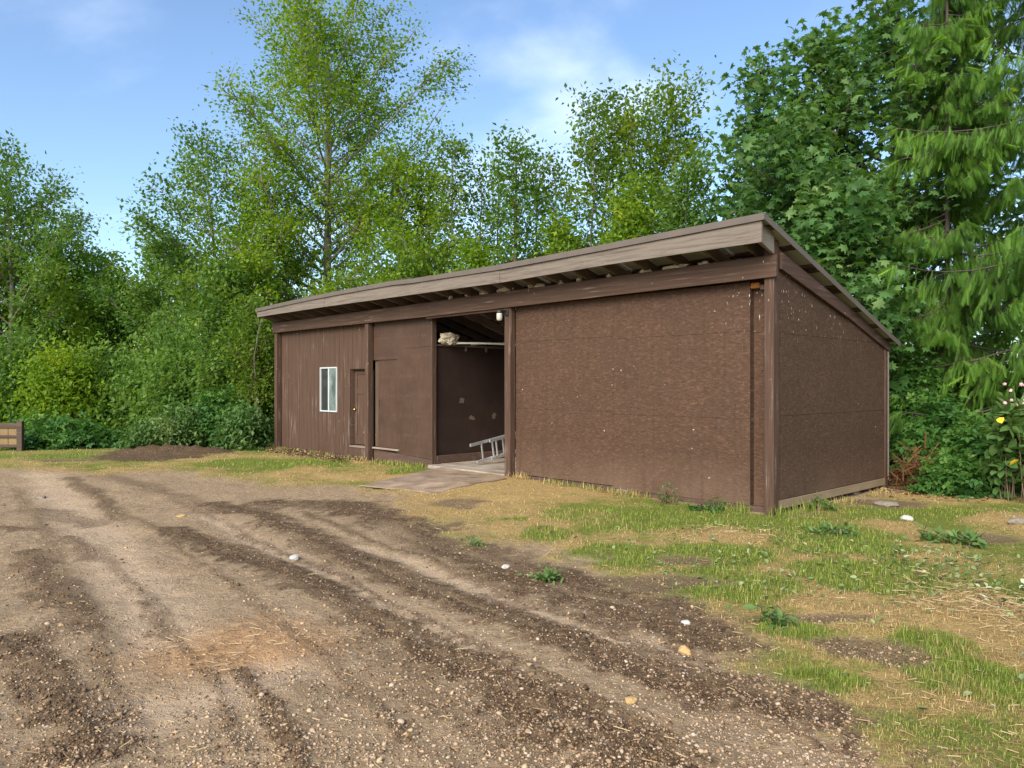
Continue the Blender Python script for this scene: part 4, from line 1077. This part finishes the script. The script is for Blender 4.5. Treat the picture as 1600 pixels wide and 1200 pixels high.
def leaf_frames(d, n, spread, droop):
    """leaf direction follows its twig, spreads and droops"""
    v = d + RNG.normal(0, spread, (n, 3)); v[:, 2] -= droop
    a = v / (np.linalg.norm(v, axis=1, keepdims=True) + 1e-9)
    up_ = np.stack([RNG.normal(0, .55, n), RNG.normal(0, .55, n), np.ones(n)], -1)
    b = np.cross(a, up_); b /= np.linalg.norm(b, axis=1, keepdims=True) + 1e-9
    return b, a, np.cross(b, a)
def broadleaf(name, base, hgt, rad, leaf_mat, bark, label, cat='tree', nleaf=20000, leaf=.14, lw=.62, h0=.12, nl=34, trunk_r=.13, tmpl=(LEAF_V, LEAF_T), prof=None,
              lean=(0, 0), sparse=1.0, group='trees round the shed', bias=(0, 0), up=(.25, 1.0), droop=.35, clump=.26, topw=.3):
    root = tag(empty(name, (base[0], base[1], gh(*base) - .05)), label, cat, group)
    T = Tubes()
    nt_ = 14; t = np.linspace(0, 1, nt_)
    wob = np.cumsum(RNG.normal(0, .035 * hgt / nt_, (nt_, 2)), axis=0)
    tp = np.stack([lean[0] * t ** 1.5 + wob[:, 0], lean[1] * t ** 1.5 + wob[:, 1], t * hgt * .96], -1)
    T.add(tp, trunk_r * (1 - t) ** .8 + .012, 8)
    segs = []      # (start, end, weight)
    for i in range(nl):
        h = h0 + (1 - h0) * ((i + RNG.uniform(0, .8)) / nl) ** .9
        h = min(h, .985)
        p0 = np.array([np.interp(h, t, tp[:, k]) for k in range(3)])
        az = i * 2.39996 + RNG.uniform(-.5, .5)
        pr = prof(h) if prof else min(1, .55 + 1.5 * (h - h0)) if h < h0 + .3 else max(topw, (1 - h) / (1 - h0 - .3)) ** .75
        L = rad * pr * RNG.uniform(.62, 1.12)
        e = up[0] + (up[1] - up[0]) * h + RNG.uniform(-.15, .15)
        d = np.array([math.cos(az) * math.cos(e) + bias[0], math.sin(az) * math.cos(e) + bias[1], math.sin(e)]); d /= np.linalg.norm(d)
        s = np.linspace(0, 1, 6)[:, None]
        P = p0 + d * L * s + np.array([0, 0, 1]) * L * .16 * s ** 2 + np.cumsum(RNG.normal(0, .03 * L, (6, 3)), axis=0) * s
        rl = max(.010, trunk_r * .42 * (1 - h) ** .6 * min(1, L / rad + .3))
        T.add(P, rl * (1 - .8 * s[:, 0]) + .004, 5, False)
        segs.append((P[3], P[5], .6 * L))
        for j in range(max(4, int(L * 3.2))):
            f = RNG.uniform(.22, 1.0)
            q0 = np.array([np.interp(f, s[:, 0], P[:, k]) for k in range(3)])
            dd = d * .55 + RNG.normal(0, .62, 3); dd[2] += .12; dd /= np.linalg.norm(dd)
            l2 = L * RNG.uniform(.16, .42) * (1.15 - .5 * f) + .12
            q1 = q0 + dd * l2
            T.add(np.stack([q0, (q0 + q1) / 2 + RNG.normal(0, .04 * l2, 3), q1]), [rl * .4 + .003, rl * .25 + .003, .003], 3, False)
            segs.append((q0, q1, l2))
    S = np.array([s[0] for s in segs]); E_ = np.array([s[1] for s in segs]); Wt = np.array([s[2] for s in segs]) * RNG.uniform(.5, 1.2, len(segs))
    idx = RNG.choice(len(segs), nleaf, p=Wt / Wt.sum()); f = RNG.uniform(0.1, 1.08, nleaf)[:, None]
    pos = S[idx] * (1 - f) + E_[idx] * f + RNG.normal(0, clump, (nleaf, 3)) * np.array([1, 1, .8])
    dirv = (E_ - S)[idx]; dirv = dirv / (np.linalg.norm(dirv, axis=1, keepdims=True) + 1e-9)
    a, b, c = leaf_frames(dirv, nleaf, .7, droop)
    sz = leaf * RNG.uniform(.5, 1.3, nleaf)
    tone = RNG.uniform(0, 1, len(segs))
    rnd = np.clip(.6 * tone[idx] + .4 * RNG.uniform(0, 1, nleaf), 0, 1)
    Vl, Tl, Al = scatter(tmpl[0], tmpl[1], pos, a, b, c, np.stack([sz * lw, sz, sz * .8], -1), rnd)
    link_mesh('trunk', T.mesh('trunk'), bark, root)
    cr_ = link_mesh('crown', tri_mesh('crown', Vl, Tl, Al), leaf_mat, root); cr_['kind'] = 'stuff'
    return root
def tree(px, Z, ytop, wpx, mat, label, **kw):
    return broadleaf('tree', (at(px, Z), Z), zof(ytop, Z), wpx / F * Z, mt[mat], mt[kw.pop('bark', 'bark')], label, **kw)

# left-hand wood, from the far side inwards
tree(-70, 34, 300, 150, 'alder2', 'alder cut by the left edge of the picture', nleaf=15000, leaf=.2, trunk_r=.15)
tree(18, 33, 262, 165, 'alder2', 'tall thin-topped alder standing behind the board fence', nleaf=22000, leaf=.17, trunk_r=.14)
tree(92, 35, 352, 125, 'alder', 'middle alder of the left wood, right of the tall one', nleaf=15000, leaf=.18)
tree(150, 38, 420, 105, 'alder2', 'low alder before the gap of sky at the left', nleaf=11000, leaf=.19)
tree(205, 40, 460, 105, 'alder2', 'small tree under the gap of sky at the left', nleaf=9000, leaf=.2)
tree(262, 31, 395, 110, 'alder2', 'dark tree just right of the gap of sky', nleaf=15000, leaf=.17)
tree(345, 27, 225, 150, 'alder2', 'slender leaning alder with wispy branches over the sky', nleaf=15000, leaf=.15, bias=(-.2, 0), lean=(-.6, 0), h0=.2, up=(.05, .8), clump=.28, trunk_r=.11)
tree(515, 28, 38, 215, 'alder', 'tallest alder with pale trunk behind the shed', nleaf=52000, leaf=.14, nl=64, trunk_r=.2, h0=.16, up=(.05, .95), clump=.28,
     prof=lambda h: (.72 + .9 * (h - .16) if h < .42 else max(.1, 1 - ((h - .42) / .6) ** 2) ** .5 * .96))
tree(415, 26, 285, 145, 'alder', 'broad alder at the left of the tallest one', nleaf=17000, leaf=.15, trunk_r=.13, nl=44, up=(.05, .8), clump=.28)
tree(628, 26, 245, 140, 'alder', 'bright green alder rising behind the middle of the roof', nleaf=17000, leaf=.15, nl=44, up=(.05, .8), clump=.28)
tree(355, 24, 430, 75, 'alder2', 'dense young alder at the edge beyond the shed', nleaf=14000, leaf=.14, h0=.05)
tree(405, 22.6, 470, 50, 'young', 'thin sapling with brown trunk at the left end of the shed', nleaf=5000, leaf=.12, h0=.3, trunk_r=.085, bark='cbark', lean=(-.25, 0))
# saplings behind the roof
sap = dict(h0=.08, nl=26, trunk_r=.05, up=(.1, .95), clump=.28, topw=.55, group='saplings behind the roof')
tree(712, 25, 214, 62, 'young', 'slim sapling right of the bright alder behind the roof', nleaf=4800, leaf=.15, **sap)
tree(752, 26, 260, 55, 'young', 'short thin sapling between two taller ones behind the roof', nleaf=3000, leaf=.15, **sap)
tree(803, 24, 216, 58, 'alder2', 'dark-stemmed leafy sapling near the middle of the roof', nleaf=5200, leaf=.16, bark='cbark', **{**sap, 'trunk_r': .12})
tree(868, 25, 254, 66, 'young', 'low sapling right of the dark-stemmed one', nleaf=3800, leaf=.15, **sap)
tree(925, 24, 180, 82, 'young', 'rounded sapling under the brightest cloud', nleaf=7000, leaf=.16, **sap)
tree(988, 23.5, 168, 72, 'young', 'upright sapling second from the maple', nleaf=6000, leaf=.16, **sap)
tree(1056, 23, 140, 85, 'young', 'tallest sapling, next to the maple', nleaf=8200, leaf=.16, **sap)
fill = dict(h0=.12, nl=24, trunk_r=.06, group='low growth behind the roof')
tree(742, 23, 372, 66, 'alder', 'low bush just above the roof left of the dark stem', nleaf=6500, leaf=.14, **fill)
tree(870, 22.5, 352, 70, 'alder', 'yellowish low bush over the middle of the roof', nleaf=8500, leaf=.14, **fill)
tree(985, 21.5, 300, 78, 'alder', 'fresh green bush over the roof before the saplings', nleaf=11000, leaf=.14, **fill)
tree(1075, 20.5, 262, 66, 'alder2', 'green bush between the saplings and the maple', nleaf=10000, leaf=.14, **fill)
tree(838, 26, 246, 62, 'young', 'faint sapling behind the dark-stemmed one', nleaf=4200, leaf=.15, **sap)
tree(782, 27, 262, 60, 'young', 'faint sapling left of the dark-stemmed one', nleaf=3800, leaf=.15, **sap)
tree(958, 25.5, 168, 70, 'young', 'sapling between the rounded and the upright ones', nleaf=5200, leaf=.15, **sap)
tree(1022, 25, 150, 74, 'young', 'sapling between the upright and the tallest ones', nleaf=5600, leaf=.15, **sap)
tree(670, 27, 250, 66, 'alder', 'sapling filling the gap right of the bright alder', nleaf=7000, leaf=.15, **sap)
# big-leaf maples
mp_ = dict(tmpl=(MAP_V, MAP_T), lw=1.0, droop=.7, clump=.30, up=(.0, .9), bark='dbark', group='broad-leaved maples behind the shed')
tree(1400, 19, -60, 235, 'maple', 'large dark maple with bare trunks showing behind the shed', nleaf=8000, leaf=.21, nl=46, trunk_r=.19, h0=.2, **mp_)
tree(1285, 18, 60, 165, 'maple', 'spreading maple directly above the shed corner', nleaf=6000, leaf=.2, nl=38, trunk_r=.14, h0=.22, **mp_)
tree(1195, 20, 95, 105, 'maple', 'smaller maple at the left edge of the dark foliage', nleaf=4800, leaf=.19, nl=38, trunk_r=.1, h0=.2, **mp_)
tree(1330, 15.6, 290, 120, 'maple', 'low pale-leaved maple branch growth beside the roof edge', nleaf=3800, leaf=.2, nl=26, trunk_r=.07, h0=.3, **mp_)
tree(1500, 21, 40, 190, 'maple', 'maple standing behind the cedar', nleaf=3200, leaf=.21, nl=34, trunk_r=.16, h0=.15, **mp_)

# western cedars with drooping curtains of sprays
def cedar(base, hgt, rad, label, nl, h0, seed_az=0, trunk_r=.2):
    root = tag(empty('cedar_tree', (base[0], base[1], gh(*base) - .05)), label, 'tree', 'cedars at the right')
    T = Tubes(); t = np.linspace(0, 1, 10)
    T.add(np.stack([0 * t, 0 * t, t * hgt], -1), trunk_r * (1 - t) + .02, 9)
    pos, dr, sz, tone, nrm = [], [], [], [], []
    for i in range(nl):
        h = h0 + (1 - h0) * ((i + RNG.uniform(0, 1)) / nl); az = RNG.uniform(0, 2 * math.pi)
        L = rad * (1 - h) ** .55 * RNG.uniform(.5, 1.1)
        o = np.array([math.cos(az), math.sin(az), 0]); sdv = np.array([-o[1], o[0], 0])
        s = np.linspace(0, 1, 8); dp = RNG.uniform(.35, .75); cv = RNG.normal(0, .18)
        P = np.array([0, 0, h * hgt]) + o * L * s[:, None] + np.array([0, 0, 1]) * (L * (-dp * s + .34 * s ** 2.2))[:, None] + sdv * (cv * L * s ** 2)[:, None]
        T.add(P, .028 * (1 - s) * (L / rad) + .006, 5, False)
        tb = RNG.uniform(0, 1)
        f = .04
        while f < 1.0:
            f += RNG.uniform(.03, .07)
            p = np.array([np.interp(min(f, 1), s, P[:, k]) for k in range(3)])
            sg = RNG.choice((-1, 1))
            l2 = (L * .26 * (1.15 - f) + .12) * RNG.uniform(.6, 1.3)
            e = p + sdv * sg * l2 * RNG.uniform(.5, 1) + o * l2 * RNG.uniform(.3, 1) + np.array([0, 0, -RNG.uniform(.3, 1.0) * l2])
            T.add(np.stack([p, (p + e) / 2 + np.array([0, 0, .05]), e]), [.006, .005, .003], 3, False)
            nsp = max(3, int(l2 / .062))
            for k in range(nsp):
                g = (k + RNG.uniform(.2, 1)) / nsp
                q = p * (1 - g) + e * g + RNG.normal(0, .05, 3)
                d = o * RNG.uniform(0, .55) + sdv * sg * RNG.uniform(-.35, .5) + np.array([0, 0, -1.])
                pos.append(q); dr.append(d); nrm.append(o + RNG.normal(0, .8, 3))
                sz.append(RNG.uniform(.16, .38)); tone.append(.35 * tb + .4 * f * g + RNG.uniform(0, .32))
        for k in range(3):
            pos.append(P[-1 - (k > 1)]); dr.append(o + sdv * RNG.normal(0, .5) + np.array([0, 0, -.6])); nrm.append(np.array([0, 0, 1.]) + RNG.normal(0, .4, 3)); sz.append(.42); tone.append(1.)
    pos = np.array(pos); dr = np.array(dr); n = len(pos)
    a = dr / np.linalg.norm(dr, axis=1, keepdims=True)
    b = np.cross(a, np.array(nrm)); b /= np.linalg.norm(b, axis=1, keepdims=True) + 1e-9; c = np.cross(b, a)
    sz = np.array(sz)
    Vl, Tl, Al = scatter(CED_V, CED_T, pos, b, a, c, np.stack([sz * 1.2, sz, sz], -1), np.clip(np.array(tone) + .12, 0, 1))
    link_mesh('trunk', T.mesh('trunk'), mt['dbark'], root)
    cr_ = link_mesh('crown', tri_mesh('crown', Vl, Tl, Al), mt['cedar'], root); cr_['kind'] = 'stuff'
cedar((at(1685, 14.6), 14.6), 14.0, 4.4, 'near cedar with drooping bright green sprays at the right edge', 104, .10, .4, .17)
cedar((at(1480, 16.2), 16.2), 12.5, 2.7, 'slimmer cedar between the maple and the near cedar', 92, .14, 1.7, .05)

# shrubs: mounds of arching stems covered in leaves
def shrub(name, base, rx, ry, h, leaf_mat, label, cat='shrub', nleaf=5000, leaf=.09, lw=1.0, tmpl=(TRI_V, TRI_T), nst=40, group='undergrowth', spread=.14, upright=False):
    root = tag(empty(name, (base[0], base[1], gh(*base) - .03)), label, cat, group)
    T = Tubes(); S = []; D = []
    for i in range(nst):
        az = RNG.uniform(0, 2 * math.pi); r = math.sqrt(RNG.uniform(.02, 1)); tx, ty = rx * r * math.cos(az), ry * r * math.sin(az)
        hh = h * (RNG.uniform(.55, 1.08)) * math.sqrt(max(.12, 1 - .8 * r * r))
        bx_, by_ = tx * (.75 if upright else .35) + RNG.normal(0, .05), ty * (.75 if upright else .35) + RNG.normal(0, .05)
        s = np.linspace(0, 1, 7)
        drop = 0 if upright else .35 * h * r * np.clip(s - .6, 0, 1) / .4
        P = np.stack([bx_ + (tx - bx_) * s ** 1.3, by_ + (ty - by_) * s ** 1.3, hh * np.sin(s * math.pi * .5) - drop], -1)
        P += np.cumsum(RNG.normal(0, .02, (7, 3)), axis=0); P[:, 2] = np.maximum(P[:, 2], .0)
        T.add(P, .008 * (1 - s) + .003, 4, False)
        S.append(P)
    S = np.array(S)
    i = RNG.integers(0, nst, nleaf); f = RNG.uniform(.12, 1, nleaf) ** .75 * 5.999
    k = f.astype(int); fr = (f - k)[:, None]
    p = S[i, k] * (1 - fr) + S[i, k + 1] * fr
    d = S[i, k + 1] - S[i, k]; d /= np.linalg.norm(d, axis=1, keepdims=True) + 1e-9
    p = p + RNG.normal(0, spread, (nleaf, 3)); p[:, 2] = np.maximum(p[:, 2], .03 + RNG.uniform(0, .06, nleaf))
    a, b, c = leaf_frames(d * .4, nleaf, .7, .1)
    sz = leaf * RNG.uniform(.6, 1.3, nleaf)
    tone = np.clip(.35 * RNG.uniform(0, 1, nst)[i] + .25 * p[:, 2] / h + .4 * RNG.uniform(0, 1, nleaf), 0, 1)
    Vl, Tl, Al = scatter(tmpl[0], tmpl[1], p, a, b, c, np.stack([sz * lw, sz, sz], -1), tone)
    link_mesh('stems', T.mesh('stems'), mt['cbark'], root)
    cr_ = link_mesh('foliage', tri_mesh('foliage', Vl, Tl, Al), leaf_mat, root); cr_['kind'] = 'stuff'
    return root
def sh(px, Z, ytop, wpx, mat, label, ry=None, **kw):
    r = wpx / F * Z
    return shrub('shrub', (at(px, Z), Z), r, ry or r * .7, zof(ytop, Z), mt[mat], label, **kw)
LV = (LEAF_V, LEAF_T)
# left edge of the yard
sh(112, 21.3, 660, 85, 'bramble', 'dark low bramble mound right of the fence', nleaf=6000, leaf=.12, ry=.9)
sh(60, 22.3, 645, 60, 'bramble', 'brambles growing behind the end of the fence', nleaf=3500, leaf=.12)
sh(245, 21.0, 658, 55, 'weed', 'pale weedy shrub behind the heap of soil', nleaf=4200, leaf=.13, tmpl=LV, lw=.5)
sh(290, 21.8, 640, 50, 'weed', 'upright pale weeds right of the weedy shrub', nleaf=4000, leaf=.13, tmpl=LV, lw=.5, upright=True)
sh(385, 20.9, 628, 40, 'weed', 'tangled shrub against the left end of the shed', nleaf=5000, leaf=.13, tmpl=LV, lw=.6, ry=.7)
sh(345, 22.0, 600, 45, 'bramble', 'taller brambles behind the tangled shrub', nleaf=4000, leaf=.12)
under = dict(tmpl=LV, lw=.6, spread=.4, group='thicket under the left wood')
for px, Z, yt, wp, m_, lb, n in ((20, 27, 520, 75, 'alder2', 'thicket behind the fence at the far left', 9000), (95, 26.5, 545, 70, 'alder', 'yellowish thicket behind the bramble mound', 8500),
                                 (165, 28, 540, 65, 'alder2', 'shady thicket left of the pale weeds', 8500), (232, 27, 530, 65, 'alder2', 'dark thicket behind the pale weedy shrub', 8500),
                                 (300, 25, 510, 65, 'alder2', 'thicket behind the heap of soil', 9500), (370, 24.2, 520, 55, 'alder2', 'leafy thicket close behind the left end of the shed', 8000)):
    sh(px, Z, yt, wp, m_, lb, nleaf=n, leaf=.17, nst=46, **under)
# right of the shed
sh(1470, 14.0, 625, 95, 'bramble', 'dark green bramble bank beside the back corner of the shed', nleaf=5500, leaf=.115, ry=1.0)
sh(1555, 12.8, 655, 80, 'bramble', 'nearer bramble bank at the right edge', nleaf=4500, leaf=.115, ry=.9)
sh(1500, 12.4, 720, 60, 'bramble', 'low fresh green brambles at the edge of the turf', nleaf=2200, leaf=.11, ry=.5)
sh(1430, 15.6, 545, 70, 'bramble', 'tall dark shrub in the shade behind the shed', nleaf=5000, leaf=.13)
sh(1530, 16.0, 540, 90, 'bramble', 'tall dark shrub under the near cedar', nleaf=6500, leaf=.14)
sh(1620, 15.0, 540, 90, 'bramble', 'dark shrub cut by the right edge of the picture', nleaf=5000, leaf=.14)
bal = sh(1592, 11.6, 600, 42, 'weed', 'tall leafy plant with pinkish flowers and yellow leaves at the right edge', nleaf=1100, leaf=.19, tmpl=(LF_V, LF_T), lw=.75, nst=16, upright=True, spread=.06)
def single_leaf(parent, p, s, mat, nm='leaf'):
    me = tri_mesh(nm, LF_V * s, LF_T); o = link_mesh(nm, me, mat, parent); o.location = p; o.rotation_euler = (random.uniform(-1.2, -.3), random.uniform(-.5, .5), random.uniform(0, 6)); return o
for px, py in ((1562, 652), (1596, 685), (1592, 718)):
    Z = 11.25
    single_leaf(bal, (at(px, Z) - bal.location.x, Z - bal.location.y, zof(py, Z) - bal.location.z), .15, mt['yleaf'])
for k in range(16):
    px, py, Z = 1590 + random.uniform(-22, 25), 600 + random.uniform(-10, 34), 11.5 + random.uniform(-.2, .2)
    bm = bmesh.new(); bmesh.ops.create_icosphere(bm, subdivisions=1, radius=.028)
    for v in bm.verts: v.co *= random.uniform(.6, 1.4)
    me = bpy.data.meshes.new('flower'); bm.to_mesh(me); bm.free(); o = link_mesh('flower', me, mt['flower'], bal)
    o.location = (at(px, Z) - bal.location.x, Z - bal.location.y, zof(py, Z) - bal.location.z)
cx_, cy_ = sh2w(.35, 4.1)
shrub('dead_fern', (cx_ + .1, cy_ - .05), .38, .35, .62, mt['dead'], 'rust-brown dead fern at the back corner of the shed', 'fern', 300, .24, .5, (CED_V, CED_T), 9)
# weeds along the foot of the shed and in the turf
def weed(px, py, r, h, n, label, mat='weed', leaf=.08, upright=False):
    X, Y = gp(px, py)
    shrub('weed', (X, Y), r, r * .7, h, mt[mat], label, 'weed', n, leaf, .6, (LF_V, LF_T), 9, 'weeds in the turf', .03, upright)
weed(866, 905, .22, .10, 130, 'small leafy weed growing in the dark soil', leaf=.07)
weed(892, 752, .12, .42, 60, 'spindly weed against the large blank panel', upright=True, leaf=.06)
weed(1045, 786, .14, .28, 60, 'small weed at the foot of the large panel', upright=True, leaf=.06)
weed(1105, 797, .3, .13, 130, 'leafy green weeds before the right end of the panel', 'bramble')
weed(1280, 795, .22, .2, 110, 'weeds under the tan skirt board', 'bramble')
weed(1300, 832, .35, .10, 170, 'green weed clump right of the straw heap', 'weed')
weed(1210, 975, .13, .08, 40, 'broad-leaved weed on the turf at the lower right', leaf=.1)
weed(1495, 850, .45, .12, 170, 'pale leafy weed clump on the turf at the right', leaf=.11)
weed(745, 868 - 19, .12, .05, 40, 'flat weed in the middle of the drive', leaf=.06)
# vine hanging from the left end of the roof
T = Tubes(); vx, vy = sh2w(-14.72, -.5)
for dx_, l_ in ((0, 1.9), (.06, 1.2)):
    s = np.linspace(0, 1, 14); T.add(np.stack([dx_ + .06 * np.sin(6 * s), .04 * np.cos(5 * s), -l_ * s], -1), .006, 4)
o = link_mesh('vine', T.mesh('vine'), mt['bark']); o.location = (vx, vy, 3.85); tag(o, 'bare vine hanging from the left end of the roof', 'vine')
# wood far behind, reading as one mass
n = 34000
th = RNG.uniform(math.radians(-62), math.radians(58), n); r = RNG.uniform(44, 60, n); x = r * np.sin(th); y = r * np.cos(th)
top = 4.2 + 3.2 * fbm(x, y, .16, 3, 77) + 2.5 * sstep(-.25, -.45, np.sin(th)) 
z = RNG.uniform(0, 1, n) ** .8 * top
a, b, c = leaf_frames(np.zeros((n, 3)), n, 1, .2); sz = RNG.uniform(.28, .55, n)
V_, T_, A_ = scatter(LEAF_V, LEAF_T, np.stack([x, y, z], -1), a, b, c, np.stack([sz * .7, sz, sz], -1), np.clip(fbm(x, z, .5, 3, 5) * 1.2 - .3 + RNG.uniform(0, .4, n), 0, 1))
tag(link_mesh('distant_wood', tri_mesh('distant_wood', V_, T_, A_), mt['alder2']), 'mass of distant trees closing the view behind the nearer ones', kind='stuff')
